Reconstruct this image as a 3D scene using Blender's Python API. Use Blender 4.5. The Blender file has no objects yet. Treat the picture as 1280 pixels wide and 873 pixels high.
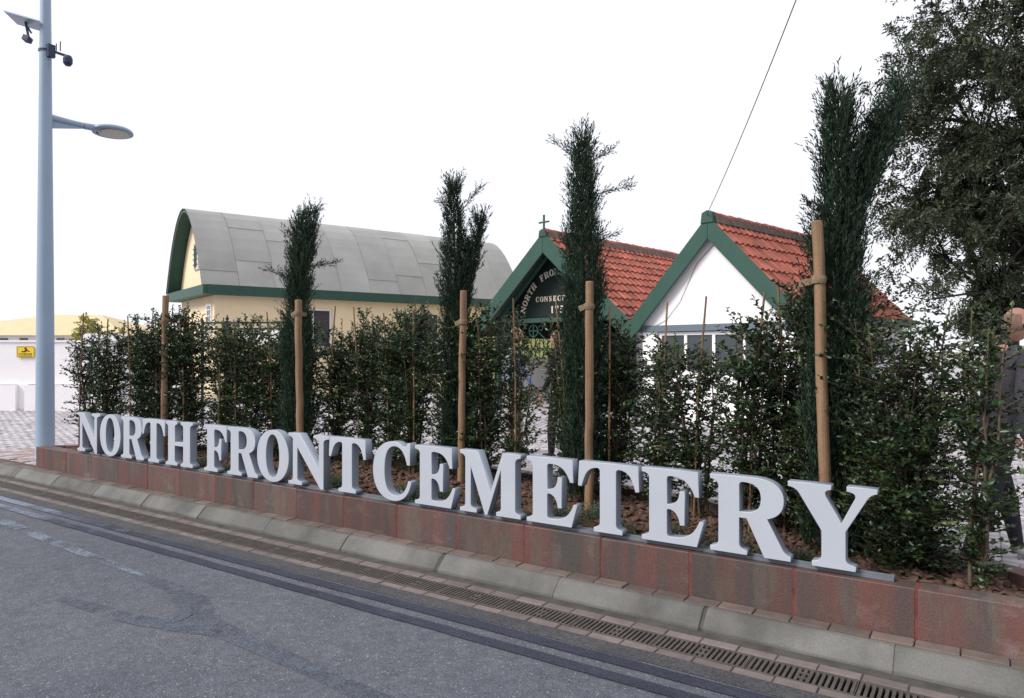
import bpy, bmesh, math, random
import numpy as np
from mathutils import Vector, Matrix, Quaternion

# ------------------------------------------------------------------ camera, sky, sun, exposure
sc = bpy.context.scene
CAMH = 1.49
YAW = math.atan2(0.5533, 0.8330)
cd = bpy.data.cameras.new('camera'); cam = bpy.data.objects.new('camera', cd); sc.collection.objects.link(cam)
cam.location = (0, 0, CAMH); cam.rotation_euler = (math.radians(90.1), 0, YAW)
cd.sensor_width = 36; cd.lens = 36 * 890 / 1280; cd.clip_start = 0.05; cd.clip_end = 2000
sc.camera = cam

SUN_EL, SUN_AZ = math.radians(40), math.radians(236)     # azimuth: direction the light comes from, from +X counter-clockwise
w = bpy.data.worlds.new('World'); sc.world = w; w.use_nodes = True
nt = w.node_tree; nt.nodes.clear()
sky = nt.nodes.new('ShaderNodeTexSky'); sky.sky_type = 'NISHITA'; sky.sun_disc = False
sky.sun_elevation = SUN_EL; sky.sun_rotation = math.pi / 2 - SUN_AZ
sky.air_density = 1.0; sky.dust_density = 3.0; sky.ozone_density = 1.0
tc = nt.nodes.new('ShaderNodeTexCoord'); cn = nt.nodes.new('ShaderNodeTexNoise')
cn.inputs['Scale'].default_value = 2.2; cn.inputs['Detail'].default_value = 5
cr = nt.nodes.new('ShaderNodeMapRange'); cr.inputs[1].default_value = .3; cr.inputs[2].default_value = .7
cr.inputs[3].default_value = .93; cr.inputs[4].default_value = .99
mx = nt.nodes.new('ShaderNodeMix'); mx.data_type = 'RGBA'; mx.inputs[7].default_value = (9.8, 10.0, 10.7, 1)
bg = nt.nodes.new('ShaderNodeBackground'); bg.inputs['Strength'].default_value = 0.1
ow = nt.nodes.new('ShaderNodeOutputWorld')
nt.links.new(tc.outputs['Generated'], cn.inputs['Vector']); nt.links.new(cn.outputs['Fac'], cr.inputs[0])
nt.links.new(cr.outputs[0], mx.inputs[0]); nt.links.new(sky.outputs[0], mx.inputs[6])
nt.links.new(mx.outputs[2], bg.inputs['Color']); nt.links.new(bg.outputs[0], ow.inputs[0])
sd = bpy.data.lights.new('sun', 'SUN'); sd.energy = 3.3; sd.angle = math.radians(24); sd.color = (1, .96, .9)
so = bpy.data.objects.new('sun', sd); sc.collection.objects.link(so)
sv = Vector((math.cos(SUN_AZ) * math.cos(SUN_EL), math.sin(SUN_AZ) * math.cos(SUN_EL), math.sin(SUN_EL)))
so.rotation_euler = sv.to_track_quat('Z', 'Y').to_euler(); so.location = sv * 30
vs = sc.view_settings; vs.view_transform = 'Standard'; vs.look = 'None'; vs.gamma = 1; vs.use_curve_mapping = False
vs.exposure = 0.1

# ------------------------------------------------------------------ helpers
COL = sc.collection
RX, RY = .8330, .5533            # image-right direction on the ground
FX, FY = -.5533, .8330           # view direction on the ground
def ground(px, Z):               # ground point seen in column px at depth Z (metres in front of the camera)
    r = (px - 640) / 890
    return Vector((RX * r * Z + FX * Z, RY * r * Z + FY * Z, 0))
def hgt(py, Z): return CAMH + (438 - py) * Z / 890
def direction(vpx):              # ground direction that vanishes in column vpx
    a, b = vpx - 640, 890; n = math.hypot(a, b); a /= n; b /= n
    return Vector((RX * a + FX * b, RY * a + FY * b, 0))

def link(o, parent=None):
    COL.objects.link(o)
    if parent: o.parent = parent
    return o
def tag(o, label=None, cat=None, group=None, kind=None):
    if label: o['label'] = label
    if cat: o['category'] = cat
    if group: o['group'] = group
    if kind: o['kind'] = kind
    return o
def empty(name, loc=(0, 0, 0), rz=0, label=None, cat=None, group=None):
    o = bpy.data.objects.new(name, None); link(o); o.location = loc; o.rotation_euler = (0, 0, rz)
    o.empty_display_size = .1
    return tag(o, label, cat, group)

class MB:
    def __init__(s): s.v = []; s.f = []; s.m = []
    def add(s, v, f, mi=0):
        b = len(s.v); s.v += [tuple(p) for p in v]
        for q in f: s.f.append(tuple(b + i for i in q)); s.m.append(mi)
        return s
    def box(s, x0, x1, y0, y1, z0, z1, mi=0):
        v = [(x, y, z) for z in (z0, z1) for y in (y0, y1) for x in (x0, x1)]
        return s.add(v, [(0, 2, 3, 1), (4, 5, 7, 6), (0, 1, 5, 4), (2, 6, 7, 3), (0, 4, 6, 2), (1, 3, 7, 5)], mi)
    def bar(s, a, b, wd, ht, up=(0, 0, 1), mi=0):
        a = Vector(a); b = Vector(b); d = (b - a).normalized(); up = Vector(up)
        sx = d.cross(up)
        if sx.length < 1e-4: sx = d.cross(Vector((1, 0, 0)))
        sx.normalize(); u = sx.cross(d)
        v = []
        for p in (a, b):
            for i, j in ((-1, -1), (1, -1), (1, 1), (-1, 1)): v.append(p + sx * i * wd / 2 + u * j * ht / 2)
        return s.add(v, [(3, 2, 1, 0), (4, 5, 6, 7), (0, 1, 5, 4), (1, 2, 6, 5), (2, 3, 7, 6), (3, 0, 4, 7)], mi)
    def tube(s, pts, rad, n=8, mi=0, cap=True):
        pts = [Vector(p) for p in pts]
        if not hasattr(rad, '__len__'): rad = [rad] * len(pts)
        v = []; f = []; ref = None
        for i, p in enumerate(pts):
            d = (pts[min(i + 1, len(pts) - 1)] - pts[max(i - 1, 0)])
            d = d.normalized() if d.length > 1e-9 else Vector((0, 0, 1))
            if ref is None: ref = Vector((1, 0, 0)) if abs(d.x) < .8 else Vector((0, 1, 0))
            sx = (ref - d * ref.dot(d)).normalized(); sy = d.cross(sx); ref = sx
            for k in range(n):
                a = 2 * math.pi * k / n
                v.append(p + (sx * math.cos(a) + sy * math.sin(a)) * rad[i])
        for i in range(len(pts) - 1):
            for k in range(n):
                k2 = (k + 1) % n
                f.append((i * n + k, i * n + k2, (i + 1) * n + k2, (i + 1) * n + k))
        if cap:
            f.append(tuple(range(n - 1, -1, -1))); f.append(tuple((len(pts) - 1) * n + k for k in range(n)))
        return s.add(v, f, mi)
    def prism(s, poly, h0, h1, axis='z', mi=0):      # poly counter-clockwise in the plane
        n = len(poly)
        def P(a, b, h): return (a, b, h) if axis == 'z' else ((h, a, b) if axis == 'x' else (a, h, b))
        v = [P(a, b, h0) for a, b in poly] + [P(a, b, h1) for a, b in poly]
        f = [tuple(range(n - 1, -1, -1)), tuple(range(n, 2 * n))]
        f += [(i, (i + 1) % n, n + (i + 1) % n, n + i) for i in range(n)]
        return s.add(v, f, mi)
    def lathe(s, prof, c=(0, 0, 0), n=12, mi=0):
        v = []; f = []
        for r, z in prof:
            for k in range(n):
                a = 2 * math.pi * k / n; v.append((c[0] + r * math.cos(a), c[1] + r * math.sin(a), c[2] + z))
        for i in range(len(prof) - 1):
            for k in range(n):
                k2 = (k + 1) % n; f.append((i * n + k, i * n + k2, (i + 1) * n + k2, (i + 1) * n + k))
        return s.add(v, f, mi)
    def mesh(s, name, mats, smooth=False, bevel=0):
        me = bpy.data.meshes.new(name); me.from_pydata(s.v, [], s.f)
        for m in (mats if isinstance(mats, (list, tuple)) else [mats]): me.materials.append(m)
        if any(s.m): me.polygons.foreach_set('material_index', s.m)
        bm = bmesh.new(); bm.from_mesh(me)
        bmesh.ops.recalc_face_normals(bm, faces=bm.faces)
        if bevel: bmesh.ops.bevel(bm, geom=bm.edges[:], offset=bevel, segments=1, affect='EDGES', clamp_overlap=True)
        bm.to_mesh(me); bm.free()
        if smooth: me.polygons.foreach_set('use_smooth', [True] * len(me.polygons))
        me.update(); return me
    def build(s, name, mats, parent=None, smooth=False, bevel=0, loc=None):
        o = bpy.data.objects.new(name, s.mesh(name, mats, smooth, bevel)); link(o, parent)
        if loc is not None: o.location = loc
        return o
def inst(name, me, parent=None, loc=(0, 0, 0), rot=(0, 0, 0), scale=None):
    o = bpy.data.objects.new(name, me); link(o, parent); o.location = loc; o.rotation_euler = rot
    if scale: o.scale = scale
    return o
def np_mesh(name, V, T, mat):
    me = bpy.data.meshes.new(name); nv, nf = len(V), len(T); k = T.shape[1]
    me.vertices.add(nv); me.vertices.foreach_set('co', V.astype(np.float32).ravel())
    me.loops.add(nf * k); me.loops.foreach_set('vertex_index', T.astype(np.int32).ravel())
    me.polygons.add(nf); me.polygons.foreach_set('loop_start', np.arange(0, nf * k, k, dtype=np.int32))
    me.polygons.foreach_set('loop_total', np.full(nf, k, dtype=np.int32))
    me.materials.append(mat); me.update(calc_edges=True); me.validate(); return me

# ------------------------------------------------------------------ materials
def NW(name):
    m = bpy.data.materials.new(name); m.use_nodes = True; t = m.node_tree
    b = t.nodes['Principled BSDF']; return m, t, b
def noise4(t, scale, detail=4, stretch=None, rnd=True, rough=.55):
    c = t.nodes.new('ShaderNodeTexCoord'); n = t.nodes.new('ShaderNodeTexNoise'); n.noise_dimensions = '4D'
    n.inputs['Scale'].default_value = scale; n.inputs['Detail'].default_value = detail; n.inputs['Roughness'].default_value = rough
    src = c.outputs['Object']
    if stretch:
        mp = t.nodes.new('ShaderNodeMapping'); mp.inputs['Scale'].default_value = stretch
        t.links.new(src, mp.inputs['Vector']); src = mp.outputs[0]
    t.links.new(src, n.inputs['Vector'])
    if rnd:
        oi = t.nodes.new('ShaderNodeObjectInfo'); mm = t.nodes.new('ShaderNodeMath'); mm.operation = 'MULTIPLY'
        mm.inputs[1].default_value = 60; t.links.new(oi.outputs['Random'], mm.inputs[0]); t.links.new(mm.outputs[0], n.inputs['W'])
    return n.outputs['Fac']
def rng(t, src, a, b, c=0., d=1.):
    r = t.nodes.new('ShaderNodeMapRange'); r.inputs[1].default_value = a; r.inputs[2].default_value = b
    r.inputs[3].default_value = c; r.inputs[4].default_value = d; t.links.new(src, r.inputs[0]); return r.outputs[0]
def mixc(t, fac, A, B, mode='MIX'):
    m = t.nodes.new('ShaderNodeMix'); m.data_type = 'RGBA'; m.blend_type = mode
    for sck, val in ((0, fac), (6, A), (7, B)):
        if hasattr(val, 'links'): t.links.new(val, m.inputs[sck])
        elif isinstance(val, (int, float)): m.inputs[sck].default_value = val
        else: m.inputs[sck].default_value = (*val, 1)
    return m.outputs[2]
def bumpn(t, b, src, strength, dist=.01):
    n = t.nodes.new('ShaderNodeBump'); n.inputs['Strength'].default_value = strength; n.inputs['Distance'].default_value = dist
    t.links.new(src, n.inputs['Height']); t.links.new(n.outputs[0], b.inputs['Normal'])
def mat(name, c1, c2=None, scale=4, lo=.35, hi=.65, rough=.6, spec=.3, fine=0, fscale=80, bump=0, bscale=40, stretch=None, metal=0, objvar=0, bdist=.01):
    m, t, b = NW(name)
    b.inputs['Roughness'].default_value = rough; b.inputs['Specular IOR Level'].default_value = spec; b.inputs['Metallic'].default_value = metal
    out = None
    if c2: out = mixc(t, rng(t, noise4(t, scale, stretch=stretch), lo, hi), c1, c2)
    if fine:
        f = rng(t, noise4(t, fscale, 3), .3, .7, 1 - fine, 1 + fine)
        out = mixc(t, 1.0, out if out else c1, f, 'MULTIPLY')
    if objvar:
        oi = t.nodes.new('ShaderNodeObjectInfo'); f = rng(t, oi.outputs['Random'], 0, 1, 1 - objvar, 1 + objvar)
        out = mixc(t, 1.0, out if out else c1, f, 'MULTIPLY')
    if out: t.links.new(out, b.inputs['Base Color'])
    else: b.inputs['Base Color'].default_value = (*c1, 1)
    if bump: bumpn(t, b, noise4(t, bscale, 4), bump, bdist)
    return m
def leafmat(name, cA, cB, cTip=None, rough=.4, trans=.2, spec=.45):
    m, t, b = NW(name); g = t.nodes.new('ShaderNodeNewGeometry')
    col = mixc(t, g.outputs['Random Per Island'], cA, cB)
    if cTip:
        at = t.nodes.new('ShaderNodeAttribute'); at.attribute_name = 'tip'
        col = mixc(t, at.outputs['Fac'], col, cTip)
    oi = t.nodes.new('ShaderNodeObjectInfo'); f = rng(t, oi.outputs['Random'], 0, 1, .8, 1.2)
    col = mixc(t, 1.0, col, f, 'MULTIPLY')
    t.links.new(col, b.inputs['Base Color']); b.inputs['Roughness'].default_value = rough; b.inputs['Specular IOR Level'].default_value = spec
    tr = t.nodes.new('ShaderNodeBsdfTranslucent'); t.links.new(col, tr.inputs['Color'])
    mx = t.nodes.new('ShaderNodeMixShader'); mx.inputs[0].default_value = trans
    t.links.new(b.outputs[0], mx.inputs[1]); t.links.new(tr.outputs[0], mx.inputs[2])
    t.links.new(mx.outputs[0], t.nodes['Material Output'].inputs[0]); return m

def asphalt_mat():
    m, t, b = NW('asphalt')
    big = rng(t, noise4(t, .9, 4, rnd=False), .3, .7)
    base = mixc(t, big, (.082, .089, .108), (.110, .116, .133))
    mid = rng(t, noise4(t, 14, 4, rnd=False), .3, .7, .82, 1.16); base = mixc(t, 1.0, base, mid, 'MULTIPLY')
    c = t.nodes.new('ShaderNodeTexCoord'); v = t.nodes.new('ShaderNodeTexVoronoi'); v.inputs['Scale'].default_value = 130
    t.links.new(c.outputs['Object'], v.inputs['Vector'])
    sp = t.nodes.new('ShaderNodeSeparateColor'); t.links.new(v.outputs['Color'], sp.inputs[0])
    st = rng(t, sp.outputs[0], .1, 1, .76, 1.24); base = mixc(t, 1.0, base, st, 'MULTIPLY')
    wh = rng(t, sp.outputs[1], .965, .985); base = mixc(t, wh, base, (.22, .22, .225))
    t.links.new(base, b.inputs['Base Color']); b.inputs['Roughness'].default_value = .85; b.inputs['Specular IOR Level'].default_value = .25
    bumpn(t, b, v.outputs['Distance'], .6, .006); return m
def paint_mat(name, c1, c2, thr, worn=None, amax=1., scale=7):
    m, t, b = NW(name)     # worn paint: transparent where the paint has gone
    n = noise4(t, scale, 7, rnd=True, rough=.68)
    col = mixc(t, rng(t, noise4(t, 5, 4), .35, .65), c1, c2)
    if worn:               # (x0, x1, colour): another, older coat that shows along the road
        c = t.nodes.new('ShaderNodeTexCoord'); s = t.nodes.new('ShaderNodeSeparateXYZ'); t.links.new(c.outputs['Object'], s.inputs[0])
        ad = t.nodes.new('ShaderNodeMath'); ad.operation = 'ADD'; t.links.new(s.outputs[0], ad.inputs[0])
        t.links.new(rng(t, noise4(t, 3.5, 6), .3, .7, -.9, .9), ad.inputs[1])
        col = mixc(t, rng(t, ad.outputs[0], worn[0], worn[1], 1, 0), col, worn[2])
    cc = t.nodes.new('ShaderNodeTexCoord'); v = t.nodes.new('ShaderNodeTexVoronoi'); v.inputs['Scale'].default_value = 130
    t.links.new(cc.outputs['Object'], v.inputs['Vector']); spc = t.nodes.new('ShaderNodeSeparateColor'); t.links.new(v.outputs['Color'], spc.inputs[0])
    col = mixc(t, 1.0, col, rng(t, spc.outputs[0], .1, 1, .55, 1.45), 'MULTIPLY')
    t.links.new(col, b.inputs['Base Color']); b.inputs['Roughness'].default_value = .8
    bumpn(t, b, v.outputs['Distance'], .6, .006)
    t.links.new(rng(t, n, thr - .08, thr + .06, amax, 0), b.inputs['Alpha']); return m
def slab_mat():
    m, t, b = NW('red_stone_slab')
    st = rng(t, noise4(t, 1, 3, stretch=(6, 6, .4)), .38, .64)
    col = mixc(t, st, (.060, .051, .048), (.128, .052, .044))
    p = rng(t, noise4(t, 3.2, 5, stretch=(2.4, 2.4, .6)), .50, .60, 0, .85); col = mixc(t, p, col, (.098, .074, .062))
    p2 = rng(t, noise4(t, 3.4, 8, stretch=(1, 1, 1.8), rough=.66), .58, .78, 0, .6); col = mixc(t, p2, col, (.25, .205, .195))
    f = rng(t, noise4(t, 120, 3), .3, .7, .72, 1.28); col = mixc(t, 1.0, col, f, 'MULTIPLY')
    g = rng(t, noise4(t, 400, 2), .66, .72); col = mixc(t, g, col, (.33, .27, .24))
    oi = t.nodes.new('ShaderNodeObjectInfo'); col = mixc(t, 1.0, col, rng(t, oi.outputs['Random'], 0, 1, .78, 1.2), 'MULTIPLY')
    t.links.new(col, b.inputs['Base Color']); b.inputs['Roughness'].default_value = .55
    bumpn(t, b, noise4(t, 90, 4), .25, .004); return m

M = {}
M['asphalt'] = asphalt_mat()
M['blackout'] = paint_mat('blackout_line_paint', (.016, .018, .036), (.028, .031, .054), .68, (-8.6, -6.6, (.17, .20, .27)))
M['oldline'] = paint_mat('faded_line_paint', (.20, .235, .30), (.12, .14, .18), .56, scale=5, amax=.75)
M['patch'] = paint_mat('blue_grey_patch', (.076, .092, .122), (.088, .100, .124), .57, scale=4, amax=.85)
M['seam'] = paint_mat('dark_trench_asphalt', (.042, .043, .048), (.062, .062, .066), .80)
M['kerb'] = mat('kerb_concrete', (.145, .141, .132), (.075, .073, .069), 2.6, .36, .66, rough=.85, fine=.16, fscale=120, bump=.25, bscale=110, objvar=.1, bdist=.004)
M['mortar'] = mat('mortar', (.050, .047, .042), (.085, .078, .07), 9, rough=.95, bump=.4, bscale=60)
M['pink'] = mat('pink_paver', (.175, .142, .135), (.13, .106, .102), 9, rough=.85, fine=.14, fscale=150, objvar=.16, bump=.2, bscale=140, bdist=.003)
M['strip'] = mat('brown_paver', (.155, .115, .100), (.105, .082, .074), 9, rough=.85, fine=.14, fscale=150, objvar=.22, bump=.2, bscale=140, bdist=.003)
M['iron'] = mat('cast_iron', (.085, .078, .074), (.125, .108, .096), 12, rough=.62, metal=.35, fine=.15, bump=.2, bscale=160, bdist=.003)
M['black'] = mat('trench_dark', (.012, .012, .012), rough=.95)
M['paver'] = mat('grey_paver', (.47, .43, .45), (.33, .31, .35), 7, rough=.8, fine=.1, fscale=90, objvar=.1, bump=.15, bscale=90)
M['paverred'] = mat('rose_paver', (.33, .24, .235), (.27, .21, .21), 9, rough=.8, fine=.1, objvar=.14, bump=.15, bscale=120, bdist=.004)
M['earth'] = mat('earth', (.16, .13, .10), (.22, .19, .15), .2, rough=1)
M['slab'] = slab_mat()
M['grout'] = mat('red_grout', (.12, .028, .025), (.17, .055, .045), 14, rough=.85, bump=.2)
M['soil'] = mat('soil', (.075, .040, .025), (.13, .07, .04), 8, rough=1, fine=.3, fscale=60, bump=1, bscale=30, bdist=.03)
M['bark'] = mat('bark_chip', (.10, .045, .026), (.19, .10, .06), 3, rough=.95, fine=.3, fscale=30, objvar=.2)
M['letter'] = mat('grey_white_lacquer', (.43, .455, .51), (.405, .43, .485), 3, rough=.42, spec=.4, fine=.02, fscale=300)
M['return'] = mat('letter_return_shade_tint', (.26, .295, .36), (.235, .27, .33), 3, rough=.42, spec=.4)  # letter lacquer darkened: shade on the letter sides painted into the colour
M['rail'] = mat('grey_steel', (.15, .17, .20), (.12, .135, .16), 10, rough=.45, spec=.4)
M['wood'] = mat('stake_wood', (.27, .165, .095), (.15, .095, .06), 1, .36, .64, rough=.8, stretch=(24, 24, 1.3), fine=.12, fscale=60, bump=.3, bscale=40, objvar=.15)
M['jute'] = mat('tie_webbing', (.26, .185, .115), (.17, .12, .08), 50, rough=.95, bump=.6, bscale=160)
M['cane'] = mat('bamboo', (.235, .14, .075), (.15, .09, .05), 5, rough=.6, objvar=.2)
M['twig'] = mat('twig_bark', (.085, .058, .04), (.13, .095, .07), 20, rough=.95, bump=.3)
M['trunk'] = mat('tree_bark', (.034, .028, .024), (.060, .050, .042), 8, rough=.95, bump=.6, bscale=20, stretch=(3, 3, .7))
M['hedge'] = leafmat('hedge_leaf', (.008, .024, .011), (.034, .070, .026), (.13, .19, .055), rough=.30)
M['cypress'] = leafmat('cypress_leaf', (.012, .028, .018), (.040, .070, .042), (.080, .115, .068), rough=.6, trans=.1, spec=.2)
M['bigleaf'] = leafmat('tree_leaf', (.020, .031, .016), (.064, .086, .040), None, rough=.5, trans=.2)
M['yellowleaf'] = leafmat('yellow_tree_leaf', (.24, .24, .05), (.48, .45, .13), None, rough=.6, trans=.35)
M['lavender'] = leafmat('lavender_leaf', (.07, .10, .06), (.16, .20, .13), None, rough=.8, trans=.15)
M['pole'] = mat('lamp_post_paint', (.29, .37, .48), (.265, .34, .445), 1.2, rough=.42, spec=.45)
M['lens'] = mat('lamp_lens', (.55, .53, .47), rough=.35)
M['darkmetal'] = mat('dark_navy_metal', (.035, .038, .085), rough=.5)
M['panel'] = mat('solar_panel', (.42, .53, .68), rough=.3, spec=.6)
M['green'] = mat('green_paint', (.017, .062, .046), (.022, .072, .054), 3, rough=.5, spec=.4, fine=.06, fscale=40)
M['dgreen'] = mat('dark_green_board', (.006, .014, .014), rough=.6)
M['white'] = mat('white_render', (.82, .79, .81), (.78, .755, .77), 1.5, rough=.85, bump=.08, bscale=60)
M['cream'] = mat('cream_render', (.80, .65, .44), (.74, .60, .40), 1.2, rough=.85, bump=.1, bscale=60)
M['tile'] = mat('clay_tile', (.40, .112, .075), (.16, .070, .058), 2.2, .40, .70, rough=.75, fine=.2, fscale=28, objvar=.22, bump=.2, bscale=70)
M['tilem'] = mat('ridge_mortar', (.20, .155, .125), (.13, .10, .085), 8, rough=.95, bump=.4)
M['felt'] = mat('roof_sheet', (.35, .35, .335), (.275, .275, .265), .9, .3, .7, rough=.7, fine=.07, fscale=60, objvar=.08, bump=.06, bscale=40)
M['glass'] = mat('window_glass', (.045, .055, .065), rough=.12, spec=.6)
M['frame'] = mat('white_frame', (.80, .79, .77), rough=.5)
M['lintel'] = mat('blue_grey_lintel', (.115, .15, .185), rough=.6)
M['gold'] = mat('cream_lettering', (.62, .56, .47), rough=.6)
M['limewall'] = mat('lime_render', (.78, .83, .36), (.72, .78, .32), 3, rough=.8)
M['yellow'] = mat('yellow_sign', (.80, .55, .03), rough=.5)
M['ink'] = mat('sign_ink', (.03, .025, .02), rough=.6)
M['redink'] = mat('sign_red', (.30, .02, .02), rough=.6)
M['beige'] = mat('beige_roof', (.62, .50, .31), (.56, .45, .28), 2, rough=.85)
M['cable'] = mat('cable_rubber', (.05, .06, .06), rough=.7)

exec_parts = []
rnd = random.Random(4)
# ------------------------------------------------------------------ ground, road, kerb, drain, plaza
def sheet(name, poly, z, m, parent=None):
    mb = MB(); mb.add([(x, y, z) for x, y in poly], [tuple(range(len(poly)))]); return mb.build(name, m, parent)
RZ = -.10
XL, XR = -26.0, 4.0
tag(sheet('ground', [(-900, -900), (900, -900), (900, 900), (-900, 900)], -.6, M['earth']), kind='structure')
road = tag(sheet('road', [(-90, -30), (40, -30), (40, 3.53), (-90, 3.53)], RZ, M['asphalt']), kind='structure')

def ribbon(name, pts, widths, z, m, parent):
    mb = MB(); v = []; f = []; n = len(pts)
    for i in range(n):
        a = Vector(pts[max(i - 1, 0)]); b = Vector(pts[min(i + 1, n - 1)]); d = (b - a).normalized(); nn = Vector((-d.y, d.x))
        wv = widths if not hasattr(widths, '__len__') else widths[i]
        p = Vector(pts[i]); v += [(*(p - nn * wv / 2), z), (*(p + nn * wv / 2), z)]
    f = [(2 * i, 2 * i + 2, 2 * i + 3, 2 * i + 1) for i in range(n - 1)]
    mb.add(v, f); return mb.build(name, m, parent)
def wob(x0, x1, y, n, amp, seed):
    r = random.Random(seed); return [(x0 + (x1 - x0) * i / n, y + r.uniform(-amp, amp)) for i in range(n + 1)]
ribbon('trench_seam', wob(-30, 4, 3.462, 120, .004, 1), .132, RZ + .003, M['seam'], road)
ribbon('blacked_out_line', wob(-30, 4, 3.328, 160, .004, 2), .092, RZ + .006, M['blackout'], road)
ribbon('blacked_out_line', wob(-30, 4, 3.160, 160, .005, 3), .088, RZ + .006, M['blackout'], road)
ribbon('faded_line', [(-14, 3.05), (-10.5, 2.98), (-7.69, 2.90), (-6.55, 2.82), (-5.39, 2.757), (-4.9, 2.74)], [.11, .11, .11, .10, .08, .03], RZ + .0045, M['oldline'], road)
ribbon('surface_patch', [(-5.0, 2.74), (-4.55, 2.72), (-4.2, 2.66), (-3.95, 2.52), (-3.75, 2.46), (-3.4, 2.44), (-2.88, 2.41), (-2.29, 2.36), (-1.7, 2.33)], [.10, .13, .17, .20, .19, .13, .12, .12, .13], RZ + .003, M['patch'], road)
ribbon('surface_patch', [(-4.95, 2.20), (-4.6, 2.235), (-4.31, 2.25), (-4.05, 2.30), (-3.84, 2.36), (-3.6, 2.42)], [.07, .11, .12, .13, .14, .10], RZ + .0035, M['patch'], road)
ribbon('surface_patch', [(-4.35, 2.62), (-4.15, 2.56), (-4.0, 2.46), (-3.95, 2.36)], [.06, .09, .1, .08], RZ + .0052, M['patch'], road)

# gutter: two courses of pink pavers either side of the slotted drain
bed = MB(); bed.box(-40, 8, 3.53, 3.606, -.3, RZ - .008); bed.box(-40, 8, 3.796, 3.965, -.3, RZ - .006)
gut = tag(bed.build('gutter', M['mortar']), kind='structure')
pm = MB().box(-.097, .097, -.0365, .0365, -.05, 0).mesh('paver', M['pink'], bevel=.004)
n = int((XR - XL) / .2)
for y in (3.569, 3.8345):
    off = rnd.uniform(0, .2)
    for i in range(n):
        x = XL + off + i * .2
        inst('paver', pm, gut, (x, y + rnd.uniform(-.002, .002), RZ + rnd.uniform(-.003, .002)), (rnd.uniform(-.01, .01), rnd.uniform(-.006, .006), rnd.uniform(-.012, .012)))
drain = empty('drain_channel', (0, 0, 0), 0, 'long cast iron slotted drain running along the foot of the grey kerb', 'drain')
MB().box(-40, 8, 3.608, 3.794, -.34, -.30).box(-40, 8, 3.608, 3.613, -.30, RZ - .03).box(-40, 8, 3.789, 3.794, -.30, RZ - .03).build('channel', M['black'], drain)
g = MB(); L = .5; y0, y1 = -.0915, .0915; zt = 0; zb = -.022
g.box(0, L - .004, y0, y0 + .014, zb, zt); g.box(0, L - .004, y1 - .014, y1, zb, zt)
pitch = L / 18
for k in range(18):
    xc = (k + .5) * pitch
    if k in (8, 9):
        g.box(xc - .0136, xc + .0136, -.036, -.020, zb, zt - .001); g.box(xc - .0136, xc + .0136, .020, .036, zb, zt - .001)
    g.box(xc - pitch / 2 + .001, xc - pitch / 2 + .0158, y0 + .0145, y1 - .0145, zb, zt - .0015)
g.box(L - .0085, L - .0045, y0 + .0145, y1 - .0145, zb, zt - .0015)
gm = g.mesh('grate', M['iron'])
for i in range(int((XR - XL) / L)):
    inst('grate', gm, drain, (XL + i * L, 3.701, RZ + rnd.uniform(-.004, .001)))

# kerb stones 0.97 m long with a sloping face
kerb = tag(MB().prism([(3.965, -.35), (4.098, -.35), (4.098, -.010), (4.072, -.008), (4.055, -.017), (3.976, -.095)], -40, 8, axis='x').build('kerb', M['mortar']), kind='structure')
prof = [(3.952, -.30), (4.106, -.30), (4.106, -.002), (4.072, 0), (4.058, -.003), (4.046, -.011), (3.968, -.088)]
kl = .972
km = MB().prism(prof, 0.006, kl - .006, axis='x').mesh('kerb_stone', M['kerb'], bevel=.004)
kx0 = 4.0 * (1.5056 - 2907.5 / 1816)
for i in range(-26, 5):
    inst('kerb_stone', km, kerb, (kx0 + i * kl, rnd.uniform(-.004, .004), rnd.uniform(-.003, .003)), (0, rnd.uniform(-.003, .003), rnd.uniform(-.003, .003)))

# plaza
def plaza_mat():
    m, t, b = NW('plaza_paving')
    c = t.nodes.new('ShaderNodeTexCoord'); mp = t.nodes.new('ShaderNodeMapping'); mp.inputs['Rotation'].default_value = (0, 0, .785)
    br = t.nodes.new('ShaderNodeTexBrick'); br.inputs['Scale'].default_value = 1; br.inputs['Brick Width'].default_value = .2; br.inputs['Row Height'].default_value = .1
    br.inputs['Mortar Size'].default_value = .006
    br.inputs['Color1'].default_value = (.46, .43, .45, 1); br.inputs['Color2'].default_value = (.34, .32, .36, 1); br.inputs['Mortar'].default_value = (.2, .19, .19, 1)
    t.links.new(c.outputs['Object'], mp.inputs['Vector']); t.links.new(mp.outputs[0], br.inputs['Vector'])
    col = mixc(t, 1.0, br.outputs['Color'], rng(t, noise4(t, .8, 4), .3, .7, .85, 1.15), 'MULTIPLY')
    t.links.new(col, b.inputs['Base Color']); b.inputs['Roughness'].default_value = .85; return m
M['plaza'] = plaza_mat()
plaza = tag(sheet('plaza', [(-120, 4.12), (60, 4.12), (60, 160), (-120, 160)], -.014, M['plaza']), kind='structure')
# herringbone pavers: nearest ones singly, the rest as one part
def herring(x0, x1, y0, y1, u=.1):
    out = []
    for i in range(int(x0 / u), int(x1 / u)):
        for j in range(int(y0 / u), int(y1 / u)):
            k = (i - j) % 4
            if k == 0: out.append((i * u + u, j * u + u / 2, 0))
            elif k == 2: out.append((i * u + u / 2, j * u, 1))
    return out
PL = [(-10.12, 4.22), (-10.02, 4.55), (-9.4, 5.10), (-8.2, 5.65), (-6.2, 6.12), (-4.3, 6.22), (-2.7, 6.02), (-1.2, 5.68), (-.08, 5.17), (.19, 4.96), (.62, 4.58), (.98, 4.22)]
def inside(p, poly):
    x, y = p; r = False; j = len(poly) - 1
    for i in range(len(poly)):
        (xi, yi), (xj, yj) = poly[i], poly[j]
        if (yi > y) != (yj > y) and x < (xj - xi) * (y - yi) / (yj - yi) + xi: r = not r
        j = i
    return r
allb = [b for b in herring(-24, 5, 4.27, 15) if not inside(b[:2], PL)]
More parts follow.
